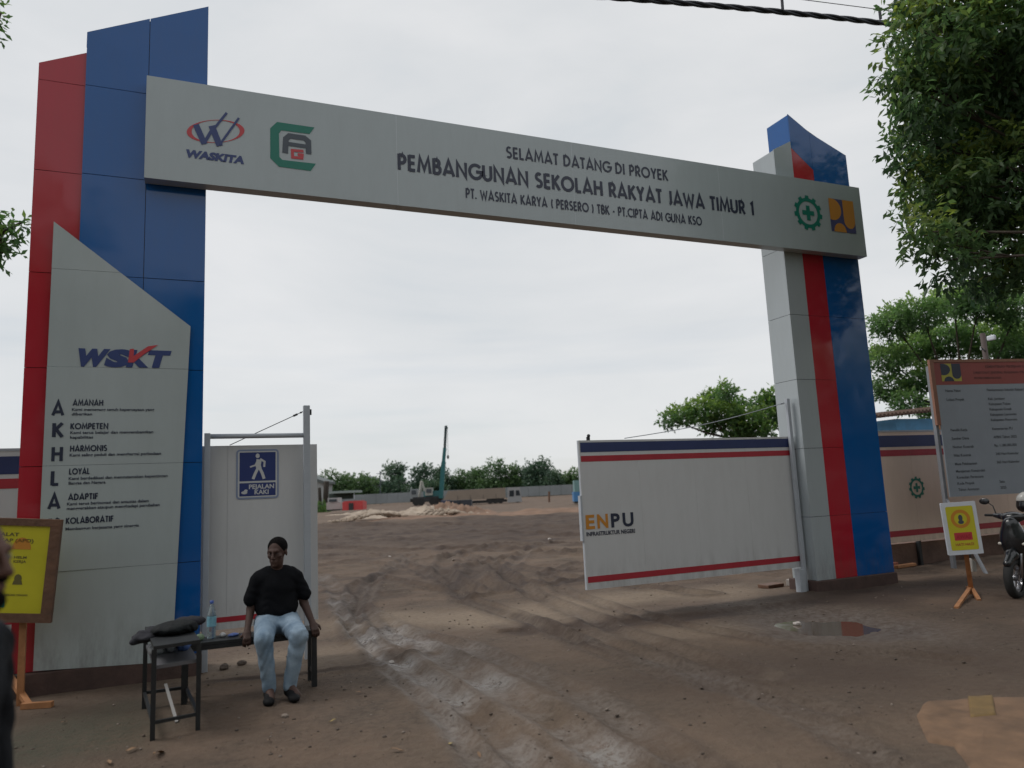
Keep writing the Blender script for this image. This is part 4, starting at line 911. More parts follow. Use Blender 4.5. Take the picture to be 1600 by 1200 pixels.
je = [('e', (0, .0, .575), (.175, .14, .115), None, .04), ('c', HR_, KR, .105, .078, .05), ('c', KR, AR, .074, .056, .02), ('c', HL_, KL, .105, .078, .05), ('c', KL, AL, .074, .056, .02)]
sobj('jeans', je, .008, M_jean, man, (((0, 0, 1), .66), ((0, 0, -1), -.05)), .009, 9)
for a, sx_ in ((AR, -1), (AL, 1)):
    v_, f_ = surf([('c', (a[0], a[1]+.03, .06), (a[0]+.012*sx_, a[1]-.10, .045), .045, .04, .02), ('e', (a[0]+.02*sx_, a[1]-.15, .035), (.048, .065, .034), None, .02), ('c', (a[0], a[1]+.01, .06), (a[0], a[1], .12), .043, .040, .02)], .008, (((0, 0, -1), 0.0),))
    mkobj('shoe', v_, f_, M_shoe, man, smooth=True)

# ------------------------------------------------------------------ side table with bag
tO = Vector((-.12, 6.42, 0)); ta = thing('side_table', 'small black steel frame table with a lower tray', 'table', tO)
q0, q1, q2_, q3 = onG(238, 1158), onG(309, 1143), onG(290, 1098), onG(225, 1107)
TT = .61
for q_ in (q0, q1, q2_, q3): mb = MB(); mb.box((q_.x-.016, q_.y-.016, -.03), (q_.x+.016, q_.y+.016, TT-.001)); mb.build('leg', M_blk, ta, tO)
def frame_at(z, th, inset_=0):
    m_ = MB()
    for a, b_ in ((q0, q1), (q1, q2_), (q2_, q3), (q3, q0)): m_.bar((a.x, a.y, z), (b_.x, b_.y, z), .022, th)
    return m_
frame_at(.12, .022).build('stretcher', M_blk, ta, tO)
for z, nm in ((TT+.012, 'table_top'), (.485, 'tray')):
    mb = MB(); e_ = .02 if nm == 'table_top' else -.01
    cc = (q0+q1+q2_+q3)/4; pts = [Vector((q_.x, q_.y, 0))+(q_-cc).normalized()*e_ for q_ in (q0, q1, q2_, q3)]
    mb.add([(p_.x, p_.y, z+d) for d in (-.012, .012) for p_ in pts], [(3, 2, 1, 0), (4, 5, 6, 7), (0, 1, 5, 4), (1, 2, 6, 5), (2, 3, 7, 6), (3, 0, 4, 7)]); mb.build(nm, M_blk if nm == 'table_top' else mat('tray_grey', (.12, .12, .13), .5), ta, tO)
M_bag = mat('black_bag_cloth', (.010, .012, .013), .8, .3, 12, .4, 40, spec=.25); M_bag2 = mat('grey_jacket_cloth', (.030, .030, .036), .9, .25, 12, .4, 40, spec=.2)
cz_ = TT+.024; cc = (q0+q1+q2_+q3)/4
bag = sobj('shoulder_bag', [('e', (0, 0, .06), (.15, .12, .065), None, .03), ('c', (-.12, 0, .03), (.14, .02, .04), .04, .05, .04), ('e', (.05, 0, .09), (.11, .09, .04), None, .03)], .008, M_bag, None, (((0, 0, -1), 0),), .012, 3)
bag.scale = (.98, 1.3, .72); bag.location = (cc.x+.01, cc.y-.03, cz_); tag(bag, 'soft black bag lying on the small steel table', 'bag')
jk = sobj('folded_jacket', [('e', (-.19, -.03, -.02), (.085, .12, .045), None, .04), ('c', (-.20, -.03, .0), (-.27, -.09, -.05), .05, .03, .04), ('e', (.13, .10, .07), (.13, .09, .06), None, .03), ('c', (-.15, .08, .02), (.15, .12, .03), .035, .035, .04)], .008, M_bag2, None, (), .014, 8)
jk.scale = (.95, 1, .7); jk.location = (cc.x+.0, cc.y, cz_+.012); tag(jk, 'dark grey jacket hanging over the table edge under the bag', 'jacket')
for k, (dx, dy, sx_, m_, lb) in enumerate(((-.10, -.02, .055, mat('bundle_white', (.45, .47, .50), .5, .2, 20), 'white paper bundle in the tray under the bag'), (.0, .0, .035, mat('bundle_grey', (.28, .30, .33), .5, .2, 20), 'grey folded cloth between the bundles in the table tray'), (.09, .0, .05, mat('bundle_blue', (.06, .12, .32), .5, .3, 20), 'blue plastic bundle at the right of the table tray'))):
    v_, f_ = surf([('e', (0, 0, .035), (sx_, .07, .04), None, .01), ('c', (-sx_*.6, 0, .02), (sx_*.6, .03, .03), .02, .02, .02)], .007, (((0, 0, -1), 0),), .01, k)
    o = mkobj('bundle', v_, f_, m_, None, smooth=True); o.location = (cc.x+dx, cc.y+dy, .4975); tag(o, lb, 'bundle')
mb = MB(); a = onG(258, 1100, .03)+Vector((0, .02, .15)); b_ = onG(276, 1128, .015); mb.bar(a, b_, .022, .008); o = mb.build('plastic_strip', mat('pale_strip', (.35, .34, .33), .5), ta, tO)

# ------------------------------------------------------------------ man at the left edge, close to the camera
FO = P(-114, 881, 1.80); fpo = Vector((FO.x, FO.y, 0)); fh = FO.z+.0
fp = thing('person', 'bearded man in dark jacket at the left edge, face in profile', 'person', fpo); fp.rotation_euler = (0, 0, radians(84)-PSI)
# local: face towards -y
hb, hh, ey, hf = head_prims((0, -.105, fh), rotx(radians(4)), 1.0)
FY = .03
hs = fh-1.56
z_ = lambda z: z+hs*1.0
tor = [('e', (0, .01, z_(.95)), (.17, .125, .12), None, .05), ('c', (-.06, .01, z_(1.08)), (.06, .01, z_(1.08)), .11, .11, .05), ('e', (0, .0, z_(1.24)), (.18, .13, .17), None, .05), ('c', (-.14, .01, z_(1.34)), (.14, .01, z_(1.34)), .062, .062, .05)]
AH = {-1: ((-.20, .03, z_(1.33)), (-.25, .06, z_(1.06)), (-.23, -.02, z_(.84))), 1: ((.20, .01, z_(1.33)), (.25, .03, z_(1.04)), (.26, -.02, z_(.80)))}
arm = []; slv = []
for s_ in (-1, 1):
    a, b_, c_ = AH[s_]; arm += [('c', a, b_, .055, .043, .03), ('c', b_, c_, .041, .028, .015)]+hand(c_, tuple(np.array(c_)-np.array(b_)), (-s_, 0, -.1), curl=.35, side=-s_)
    slv += [('c', a, b_, .066, .056, .03), ('c', b_, up(b_, c_, .9), .054, .043, .02)]
lg = [('c', (-.09, .01, z_(.92)), (-.10, -.01, z_(.50)), .09, .062, .04), ('c', (-.10, -.01, z_(.50)), (-.10, .02, .09), .06, .038, .02), ('c', (.09, .01, z_(.92)), (.11, .0, z_(.50)), .09, .062, .04), ('c', (.11, 0, z_(.50)), (.11, .03, .09), .06, .038, .02), ('c', (-.10, .02, .07), (-.11, -.12, .04), .036, .032, .02), ('c', (.11, .03, .07), (.12, -.11, .04), .036, .032, .02)]
sobj('body', tor+arm+lg+[('c', (0, .01, z_(1.36)), (0, -.085, z_(1.50)), .062, .056, .03)]+hb, .0075, M_skin2, fp)
v_, f_ = surf(hh, .005, (((0, -.75, -.66), -.75*-.155-.66*(fh+.055)),)); mkobj('hair', v_, f_, M_hair, fp, smooth=True)
bdp = [('c', hf((-.045, -.035, -.055)), hf((0, -.066, -.088)), .022, .026, .02), ('c', hf((.045, -.035, -.055)), hf((0, -.066, -.088)), .022, .026, .02), ('c', hf((-.022, -.090, -.040)), hf((.022, -.090, -.040)), .006, .006, .006), ('e', hf((0, -.078, -.088)), (.026, .024, .022), None, .02)]
v_, f_ = surf(bdp, .005, (), .004, 2); mkobj('beard', v_, f_, M_hair, fp, smooth=True)
for q_ in ey: mb = MB(); mb.sphere(q_, .0105, 12, 8); mb.build('eye', M_eye, fp, smooth=True)
jp = [('e', (0, .01, z_(.93)), (.19, .15, .13), None, .05), ('c', (-.07, .01, z_(1.08)), (.07, .01, z_(1.08)), .125, .125, .05), ('e', (0, .0, z_(1.24)), (.198, .145, .18), None, .05), ('c', (-.15, .01, z_(1.34)), (.15, .01, z_(1.34)), .078, .078, .05)]+slv
sobj('jacket', jp, .009, M_jacket, fp, (((0, 0, 1), z_(1.415)), ((0, 0, -1), -z_(.86))), .012, 14)
sobj('trousers', [('e', (0, .01, z_(.92)), (.175, .135, .12), None, .04)]+[('c', p_[1], p_[2], p_[3]+.014, p_[4]+.018, .04) for p_ in lg[:4]], .010, mat('dark_trousers', (.03, .03, .035), .9), fp, (((0, 0, 1), z_(.98)), ((0, 0, -1), -.09)), .008, 5)
for sx_, y0 in ((-.105, .02), (.115, .03)):
    v_, f_ = surf([('c', (sx_, y0+.03, .055), (sx_, y0-.12, .045), .046, .042, .02), ('e', (sx_, y0-.16, .036), (.048, .06, .034), None, .02), ('c', (sx_, y0, .06), (sx_, y0, .12), .044, .042, .02)], .01, (((0, 0, -1), 0.0),)); mkobj('shoe', v_, f_, M_shoe, fp, smooth=True)
mb = MB(); mb.tube([(cos(a)*.068, sin(a)*.072-.035, z_(1.425)+.03*sin(a)) for a in np.linspace(0, 2*pi, 25)], .0065, 8); mb.build('neck_chain', mat('gold', (.6, .38, .15), .35, metal=.8), fp, smooth=True)

# ------------------------------------------------------------------ scooter and helmet
scO = onG(1618, 927); scO.z = 0
sc = thing('motor_scooter', 'black motor scooter parked at the right edge under the notice board', 'scooter', scO, pi+radians(14))
# local frame: +x forward (towards the left of the picture), z up
def wheel(x, nm):
    mb = MB(); mb.lathe([(.165, -.04), (.20, -.052), (.235, -.042), (.25, 0), (.235, .042), (.20, .052), (.165, .04)], 28, (x, 0, .25), 'y'); wv = mb.build('wheel', M_tyre, sc, smooth=True)
    mb = MB(); mb.lathe([(.168, -.03), (.15, -.028), (.15, .028), (.168, .03)], 28, (x, 0, .25), 'y')
    for k in range(5): a = 2*pi*k/5; mb.bar((x+.03*cos(a), 0, .25+.03*sin(a)), (x+.155*cos(a), 0, .25+.155*sin(a)), .03, .02)
    mb.lathe([(0, -.05), (.04, -.05), (.04, .05), (0, .05)], 14, (x, 0, .25), 'y'); mb.build('rim', M_chrome, wv, smooth=False)
    return wv
wheel(.58, 'f'); wheel(-.60, 'r')
mb = MB()
for y in (-.075, .075): mb.tube([(.58, y, .25), (.42, y, .78)], .018, 10)
mb.build('fork', M_chrome, sc, smooth=True)
sobj('front_fender', [('c', (.75, 0, .44), (.58, 0, .53), .045, .065, .05), ('c', (.58, 0, .53), (.42, 0, .50), .065, .055, .05), ('c', (.36, 0, .42), (.42, 0, .50), .04, .055, .03), ('e', (.58, 0, .25), (.268, .2, .268), None, -1)], .010, M_black_pl, sc)
sobj('front_body', [('e', (.47, 0, .70), (.10, .15, .20), rotx(0), .05), ('c', (.48, 0, .90), (.34, 0, .45), .09, .12, .08), ('c', (.36, -.15, .72), (.30, -.13, .42), .035, .03, .08), ('c', (.36, .15, .72), (.30, .13, .42), .035, .03, .08), ('c', (.30, 0, .38), (.22, 0, .28), .10, .08, .06)], .012, M_black_pl, sc)
sobj('handlebar_cowl', [('e', (.38, 0, .98), (.11, .13, .07), None, .04), ('c', (.36, -.14, .99), (.30, -.24, 1.0), .04, .025, .03), ('c', (.36, .14, .99), (.30, .24, 1.0), .04, .025, .03)], .010, M_black_pl, sc)
mb = MB(); mb.tube([(.31, -.22, 1.0), (.26, -.36, 1.0)], .017, 10); mb.tube([(.31, .22, 1.0), (.26, .36, 1.0)], .017, 10); mb.build('handlebar_grip', M_tyre, sc, smooth=True)
sobj('headlight', [('e', (.50, 0, .86), (.055, .10, .045), None, .01)], .006, mat('headlight_glass', (.5, .52, .55), .08, spec=.8), sc)
for s_ in (-1, 1):
    sobj('indicator', [('e', (.50, .13*s_, .66), (.04, .035, .022), None, .01)], .005, mat('indicator_glass', (.62, .58, .52), .15), sc)
    mb = MB(); mb.tube([(.33, .20*s_, 1.0), (.30, .24*s_, 1.12), (.31, .30*s_, 1.17)], .007, 8); rm = mb.build('mirror', M_blk, sc, smooth=True)
    v_, f_ = surf([('e', (.31, .33*s_, 1.18), (.015, .062, .042), None, .01)], .004); mkobj('mirror_shell', v_, f_, M_black_pl, rm, smooth=True)
sobj('floorboard', [('c', (.26, 0, .26), (-.12, 0, .26), .09, .10, .05), ('c', (-.10, 0, .28), (-.28, 0, .36), .12, .14, .05)], .014, M_black_pl, sc)
sobj('rear_body', [('c', (-.18, 0, .50), (-.62, 0, .60), .16, .13, .08), ('c', (-.60, 0, .62), (-.86, 0, .70), .12, .06, .06), ('c', (-.2, 0, .42), (-.4, 0, .40), .12, .1, .06)], .014, M_black_pl, sc)
sobj('seat', [('c', (-.08, 0, .72), (-.42, 0, .74), .10, .12, .05), ('c', (-.42, 0, .77), (-.78, 0, .79), .11, .07, .05)], .012, mat('seat_vinyl', (.02, .02, .022), .6), sc, (((0, 0, -1), -.68),))
mb = MB(); mb.tube([(-.25, -.14, .24), (-.50, -.16, .27), (-.85, -.17, .34)], [.03, .05, .055], 12); mb.build('exhaust', M_blk, sc, smooth=True)
mb = MB(); mb.bar((.765, 0, .30), (.70, 0, .52), .10, .02) if False else mb.box((.775, -.09, .56), (.785, .09, .63)); mb.build('number_plate', M_white, sc) if False else None
# helmet resting on the floor-hook side of the scooter seat
hO = P(1606, 786, 10.9)
he = thing('helmet', 'white and black motorcycle helmet resting on the parked scooter', 'helmet', (hO.x, hO.y, hO.z-.13)); he.rotation_euler = (0, 0, radians(150))
v_, f_ = surf([('e', (0, 0, .17), (.145, .125, .13), None, .02), ('e', (.03, 0, .10), (.12, .115, .10), None, .04)], .007, (((0, 0, -1), -.165),)); mkobj('white_shell', v_, f_, mat('helmet_white', (.62, .60, .56), .25, coat=.4), he, smooth=True)
v_, f_ = surf([('e', (0, 0, .165), (.138, .119, .124), None, .02), ('e', (.03, 0, .09), (.125, .118, .10), None, .04)], .007, (((0, 0, -1), 0.0), ((0, 0, 1), .166))); mkobj('black_shell', v_, f_, M_black_pl, he, smooth=True)

# ------------------------------------------------------------------ trees
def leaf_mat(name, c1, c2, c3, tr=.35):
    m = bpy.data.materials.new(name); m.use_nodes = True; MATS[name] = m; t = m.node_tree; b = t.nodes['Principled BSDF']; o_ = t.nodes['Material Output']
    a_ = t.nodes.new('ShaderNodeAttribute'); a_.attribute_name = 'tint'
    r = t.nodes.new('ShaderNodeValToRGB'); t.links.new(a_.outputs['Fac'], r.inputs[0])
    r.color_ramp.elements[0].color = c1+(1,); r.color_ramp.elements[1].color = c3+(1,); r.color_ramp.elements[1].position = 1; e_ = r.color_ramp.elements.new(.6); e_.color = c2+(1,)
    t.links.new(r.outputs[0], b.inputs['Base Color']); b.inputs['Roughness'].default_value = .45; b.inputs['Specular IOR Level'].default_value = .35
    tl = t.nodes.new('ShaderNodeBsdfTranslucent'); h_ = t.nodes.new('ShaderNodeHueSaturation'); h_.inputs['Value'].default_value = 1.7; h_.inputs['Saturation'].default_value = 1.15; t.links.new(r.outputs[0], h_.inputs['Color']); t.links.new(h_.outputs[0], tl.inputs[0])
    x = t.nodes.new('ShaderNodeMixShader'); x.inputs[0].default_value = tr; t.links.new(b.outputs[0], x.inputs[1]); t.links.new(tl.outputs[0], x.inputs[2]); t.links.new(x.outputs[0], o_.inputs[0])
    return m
ML_big = leaf_mat('leaves_dark_broad', (.045, .085, .048), (.095, .160, .065), (.21, .26, .07), .5)
ML_aca = leaf_mat('leaves_feathery', (.065, .120, .060), (.125, .210, .080), (.24, .33, .11), .55)
ML_mid = leaf_mat('leaves_mid', (.048, .095, .042), (.09, .165, .06), (.18, .26, .07), .5)
ML_far = leaf_mat('leaves_far', (.045, .085, .060), (.065, .115, .070), (.095, .15, .080), .25)
ML_far2 = leaf_mat('leaves_far_light', (.05, .095, .05), (.085, .15, .06), (.12, .19, .07), .25)
def leaves(blobs, n, ls, asp=.42, droop=.3, shell=.55, sprig=6, seed=0, cl=None, tintbias=0.):
    r = np.random.default_rng(seed); vol = np.array([b_[1][0]*b_[1][1]*b_[1][2] for b_ in blobs])**(2/3); k = r.choice(len(blobs), n//sprig, p=vol/vol.sum())
    C = np.array([tuple(b_[0]) for b_ in blobs])[k]; R = np.array([b_[1] for b_ in blobs])[k]; bt = r.uniform(-.18, .18, len(blobs))[k]
    u = r.normal(size=(len(k), 3)); u /= np.linalg.norm(u, axis=1)[:, None]; rad = shell+(1-shell)*r.random(len(k))**.6; rad *= 1+.22*np.sin(u[:, 0]*7+k)*np.cos(u[:, 2]*6+k*2)
    c = C+u*rad[:, None]*R; tint0 = .42+.33*u[:, 2]+.22*(rad-.75)+bt+tintbias  # top light painted in: upper and outer leaves get the lighter, yellower tint
    c = np.repeat(c, sprig, 0); tint0 = np.repeat(tint0, sprig); u = np.repeat(u, sprig, 0); m_ = len(c)
    dr = np.repeat(r.normal(size=(len(k), 3)), sprig, 0)*.5+u*.6; dr /= np.linalg.norm(dr, axis=1)[:, None]
    st = np.tile(np.arange(sprig)/sprig, len(k))[:, None]*ls*1.9; base_ = c+dr*st
    d = dr*.5+r.normal(size=(m_, 3))*.75; d[:, 2] -= droop; d /= np.linalg.norm(d, axis=1)[:, None]
    nr = r.normal(size=(m_, 3))*.7+np.array([0, 0, 1.]); s_ = np.cross(d, nr); s_ /= np.linalg.norm(s_, axis=1)[:, None]; nn_ = np.cross(s_, d)
    L_ = ls*r.uniform(.65, 1.25, m_)[:, None]; W = L_*asp
    V_ = np.stack([base_, base_+d*L_*.5+s_*W*.5+nn_*L_*.06, base_+d*L_, base_+d*L_*.5-s_*W*.5+nn_*L_*.06], 1).reshape(-1, 3)
    i = np.arange(m_)*4; F_ = np.concatenate([np.stack([i, i+1, i+2], 1), np.stack([i, i+2, i+3], 1)])
    tint = np.clip(tint0+r.uniform(-.2, .2, m_), 0, 1); return V_, F_, np.repeat(tint, 4)
def tree(name, label, base, blobs, n, ls, m, trunk_r, fork, asp=.42, droop=.3, sprig=6, seed=0, group=None, shell=.55, limbs=True, cat='tree', tb=0., lr=1.):
    base = Vector(base); t_ = thing(name, label, cat, base, 0, group)
    V_, F_, ti = leaves(blobs, n, ls, asp, droop, shell, sprig, seed, tintbias=tb)
    cr_ = mkobj('crown', V_, F_, m, t_, base); at = cr_.data.attributes.new('tint', 'FLOAT', 'POINT'); at.data.foreach_set('value', ti.astype(np.float32)); cr_['kind'] = 'stuff'
    mb = MB(); fk = Vector(fork); rs = random.Random(seed)
    mid = base.lerp(fk, .5)+Vector((rs.uniform(-.1, .1), rs.uniform(-.1, .1), 0))*trunk_r*8
    mb.tube([base-Vector((0, 0, .1)), base.lerp(mid, .3), mid, fk], [trunk_r*1.35, trunk_r*1.05, trunk_r*.95, trunk_r*.8], 10); mb.build('trunk', M_bark, t_, base, True)
    if limbs:
        mb = MB()
        for c, r_ in blobs:
            c = Vector(c); md = fk.lerp(c, .5)+Vector((rs.uniform(-.2, .2), rs.uniform(-.2, .2), rs.uniform(-.25, .05)))*r_[0]
            mb.tube([fk, md, c], [trunk_r*.45*lr, trunk_r*.28*lr, trunk_r*.10*lr], 6)
            for _ in range(4):
                e_ = c+Vector((rs.uniform(-1, 1)*r_[0], rs.uniform(-1, 1)*r_[1], rs.uniform(-.5, .9)*r_[2]))*.85; mb.tube([md.lerp(c, .6), c.lerp(e_, .5), e_], [trunk_r*.13*lr, trunk_r*.08*lr, trunk_r*.03*lr], 5)
        mb.build('limbs', M_bark, t_, base, True)
    return t_
def bl(px, d0, zs=1.0, spread=0, seed=1):
    rs = random.Random(seed); o_ = []
    for x, y, r_ in px:
        d = d0+rs.uniform(-spread, spread); R = r_*d/FPX; o_.append((P(x, y, d), (R, R, R*zs)))
    return o_
big = bl([(1455,50,66),(1410,112,42),(1455,150,60),(1440,225,48),(1470,290,58),(1455,362,42),(1490,405,42),(1540,425,38),(1540,60,80),(1610,100,90),(1550,170,85),(1560,280,85),(1630,220,100),(1625,370,70),(1500,-30,80),(1610,-20,100),(1590,430,34),(1500,340,50),(1440,0,50),(1720,80,120),(1720,260,120),(1700,-60,120)], 9.2, 1.0, .6, 3)
big += [(b_[0]+FW*1.1+RT*.15, b_[1]) for b_ in big[8:14]]
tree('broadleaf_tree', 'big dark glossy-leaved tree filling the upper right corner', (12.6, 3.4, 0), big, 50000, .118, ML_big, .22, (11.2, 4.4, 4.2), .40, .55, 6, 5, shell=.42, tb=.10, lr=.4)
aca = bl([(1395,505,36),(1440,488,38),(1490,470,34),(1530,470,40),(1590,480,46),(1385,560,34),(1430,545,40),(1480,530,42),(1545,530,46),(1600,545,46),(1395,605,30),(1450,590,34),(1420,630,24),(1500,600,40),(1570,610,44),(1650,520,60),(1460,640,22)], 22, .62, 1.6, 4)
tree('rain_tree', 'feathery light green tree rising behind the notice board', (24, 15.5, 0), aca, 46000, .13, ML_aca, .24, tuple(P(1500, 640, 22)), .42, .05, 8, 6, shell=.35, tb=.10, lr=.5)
t3 = bl([(1048,655,15),(1068,648,16),(1095,640,20),(1118,622,16),(1135,612,13),(1130,645,20),(1155,640,18),(1172,655,20),(1192,632,16),(1210,620,15),(1205,650,22),(1110,662,15),(1150,668,18),(1230,640,20),(1190,672,16)], 42, .72, 1.6, 8)
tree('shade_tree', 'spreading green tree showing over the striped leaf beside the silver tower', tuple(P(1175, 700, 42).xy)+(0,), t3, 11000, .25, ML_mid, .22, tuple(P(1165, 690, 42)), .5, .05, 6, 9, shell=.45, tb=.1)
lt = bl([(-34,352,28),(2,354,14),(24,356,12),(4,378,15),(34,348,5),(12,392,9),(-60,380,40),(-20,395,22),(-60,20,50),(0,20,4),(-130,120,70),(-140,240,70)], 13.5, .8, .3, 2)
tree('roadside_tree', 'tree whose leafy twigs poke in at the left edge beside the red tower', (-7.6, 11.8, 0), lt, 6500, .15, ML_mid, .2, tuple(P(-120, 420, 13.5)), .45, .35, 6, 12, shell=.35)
FT = [(527,757,26,20,165,1,'low leafy tree just right of the dark palm stump'),(560,762,30,22,170,1,'broad bushy tree below the grey gable'),(610,765,24,16,175,0,'short dense tree right of the far utility pole'),(617,742,15,16,180,0,'small round-topped tree above the pale roof'),(655,745,17,24,170,0,'dark tall round tree left of the crane boom'),(690,748,16,20,180,0,'dark tree directly behind the crane boom'),(678,768,18,12,165,0,'low dark shrub tree behind the crane cab'),
 (720,752,18,16,185,1,'light green tree just right of the crane boom'),(742,752,16,18,180,1,'yellow-green tree over the trailer load'),(770,743,20,22,176,1,'bright green round tree over the trailer middle'),(797,745,18,22,178,1,'green tree over the white cab'),(820,752,18,20,180,0,'dark green tree just past the white cab'),(838,738,18,26,172,0,'tallest dark tree of the far tree line'),(862,752,16,18,178,0,'dark tree to the right of the tallest one'),(888,755,18,16,182,1,'light tree beside the edge of the striped leaf'),(925,752,20,20,184,0,'tree hidden mostly behind the striped leaf')]
for k, (x, y, rx_, ry_, d, lite, lb) in enumerate(FT):
    y -= 3; rx_ *= 1.15; ry_ *= 1.25
    rs = random.Random(k+50); px = [(x, y, min(rx_, ry_)*.7)]+[(x+rs.uniform(-.62, .62)*rx_, y+rs.uniform(-.5, .75)*ry_, min(rx_, ry_)*rs.uniform(.32, .52)) for _ in range(9)]
    B_ = bl(px, d, .95, 2.0, k); g_ = P(x, 765, d)
    B_ += [(Vector((b_[0].x, b_[0].y, 2.2)), (b_[1][0]*1.3, b_[1][1]*1.3, 2.2)) for b_ in B_[1:9]]
    tree('far_tree', lb, (g_.x, g_.y, 0), B_, 4200, .62, ML_far2 if lite else ML_far, .22, (g_.x, g_.y, 3), .6, .1, 5, 100+k, 'trees beyond the far white wall', shell=.4)
# the trees across the road behind the photographer, mirrored in the glossy cladding
bk = []
rs = random.Random(5)
for i in range(60): bk.append((Vector((rs.uniform(-20, 50), rs.uniform(-14, -9), rs.uniform(3.0, 8.2))), (rs.uniform(1.4, 2.6),)*3))
for i in range(8): bk.append((Vector((rs.uniform(-9, -4), rs.uniform(-8, -5), rs.uniform(4, 8.5))), (rs.uniform(1.2, 2.0),)*3))
for i in range(36): bk.append((Vector((-20+i*2, -15, 2.0)), (2.2, 1.5, 2.6)))
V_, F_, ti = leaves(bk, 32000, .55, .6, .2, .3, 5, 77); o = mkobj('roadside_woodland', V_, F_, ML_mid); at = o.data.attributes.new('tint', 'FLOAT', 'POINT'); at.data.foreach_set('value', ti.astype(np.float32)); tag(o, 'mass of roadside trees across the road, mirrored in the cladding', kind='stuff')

# ------------------------------------------------------------------ overhead cable
c0 = P(880, -9, 10.5); c1 = P(1378, 36, 11.5); c2 = P(1760, 95, 12.6)
cb = thing('overhead_cable', 'thick twisted black cable crossing above the beam into the tree', 'cable', c0)
def curve3(a, b_, c_, n):
    return [((1-t_)*(1-2*t_)*a+4*t_*(1-t_)*b_+t_*(2*t_-1)*c_) for t_ in np.linspace(0, 1, n)]
cl_ = curve3(c0, c1, c2, 160)
for ph in (0, 2.1, 4.2):
    mb = MB(); mb.tube([p_+Vector((0, cos(k*.42+ph), sin(k*.42+ph)))*.021 for k, p_ in enumerate(cl_)], .023, 6); mb.build('strand', M_cable, cb, c0, True)
mb = MB(); h0 = P(1222, 12, 11.1); mb.bar(P(1223, 16, 11.1), P(1221, -12, 11.1), .03); mb.bar(P(1376, 30, 11.4), P(1374, 14, 11.4), .03); mb.build('hanger', M_cable, cb, c0)
mb = MB(); mb.tube([P(1000, -34, 11), P(1220, -5, 11.2), P(1376, 15, 11.4), P(1650, 52, 12)], .006, 5); mb.build('messenger_wire', M_cable, cb, c0)
# far lamp / camera pole behind the notice board
pO = P(1560, 700, 14.5); pO = Vector((pO.x, pO.y, 0)); cp = thing('camera_pole', 'dark pole with a small white camera above the notice board', 'pole', pO)
tp = P(1560, 515, 14.5).z
mb = MB(); mb.tube([(pO.x, pO.y, -.05), (pO.x, pO.y, tp)], .05, 10); mb.build('shaft', mat('pole_brown', (.07, .05, .045), .7), cp, pO, True)
mb = MB(); mb.tube([(pO.x, pO.y, tp-.35), tuple(P(1535, 545, 14.4))], .018, 6); mb.build('arm', M_blk, cp, pO)
cq = P(1549, 528, 14.3); mb = MB(); mb.box((cq.x-.03, cq.y-.08, cq.z-.05), (cq.x+.03, cq.y+.08, cq.z+.05)); mb.build('camera_body', M_white, cp, pO, bevel=.02)

# ------------------------------------------------------------------ construction site beyond
r3 = _r.copy(); f3 = Vector((sin(PSI), cos(PSI), 0))
def farbox(mb, x0, x1, y0, y1, d, th, slack=0): # box whose front face spans these pixels
    a = P(x0, y1, d); b_ = P(x1, y1, d); zt = P((x0+x1)/2, y0, d).z; zb = P((x0+x1)/2, y1, d).z
    c_ = [Vector((a.x, a.y, 0)), Vector((b_.x, b_.y, 0)), Vector((b_.x, b_.y, 0))+f3*th, Vector((a.x, a.y, 0))+f3*th]
    zb = max(zb, slack)
    mb.add([(v_.x, v_.y, z) for z in (zb, zt) for v_ in c_], [(3, 2, 1, 0), (4, 5, 6, 7), (0, 1, 5, 4), (1, 2, 6, 5), (2, 3, 7, 6), (3, 0, 4, 7)])
def farwheel(par, org, x, y, d, r_, off=0):
    c_ = P(x, y, d); c_.z = r_; mb = MB()
    for s_ in (-1, 1):
        n = 14; vs = [c_+r3*(r_*cos(2*pi*k/n))+VZ*(r_*sin(2*pi*k/n))+f3*(off+w_) for w_ in (0, .35) for k in range(n)]
    mb.add(vs, [tuple(range(n)), tuple(range(2*n-1, n-1, -1))]+[((k+1) % n, k, n+k, n+(k+1) % n) for k in range(n)]); mb.build('wheel', M_tyre, par, org)
# far white wall in sections
fw_ = thing('far_wall', 'long low white wall closing the far side of the site', 'wall', P(740, 775, 140).xy.to_3d())
for i in range(24):
    a, b_ = 520+i*17, 520+(i+1)*17; mb = MB(); farbox(mb, a+.15, b_-.15, 773-(a-560)*.048-4.5+4, 786-(a-560)*.048+2, 140, .2); mb.build('panel', mat('far_wall_white', (.21, .23, .24), .7, .12, .3), fw_, fw_.location)
D1 = 98
tr = thing('flatbed_truck', 'long trailer truck with beige load and white cab on the far site', 'truck', Vector((P(760, 787, D1).x, P(760, 787, D1).y, 0))); tO2 = tr.location.copy()
M_load = mat('beige_load', (.29, .24, .195), .8, .08, .6)
def quadbox(mb, pts, d, th):  # quad in pixels, extruded away
    c_ = [P(x, y, d) for x, y in pts]; mb.add(c_+[v_+f3*th for v_ in c_], [(0, 1, 2, 3), (7, 6, 5, 4), (1, 0, 4, 5), (2, 1, 5, 6), (3, 2, 6, 7), (0, 3, 7, 4)])
mb = MB(); quadbox(mb, [(692, 783), (790, 778), (789, 762), (700, 767)], D1, 2.4); mb.build('load', M_load, tr, tO2)
for k, u_ in enumerate((715, 735, 755, 775)):
    mb = MB(); farbox(mb, u_, u_+.6, 765.5-(u_-700)*.05, 782-(u_-700)*.05, D1-.08, .07); mb.build('strap', mat('strap_dark', (.12, .10, .09), .8), tr, tO2)
mb = MB(); quadbox(mb, [(735, 787), (792, 784), (792, 780), (735, 783)], D1+.1, 2.2); mb.build('chassis', M_blk, tr, tO2)
for x in (766, 774, 782, 809): farwheel(tr, tO2, x, 784, D1, .50)
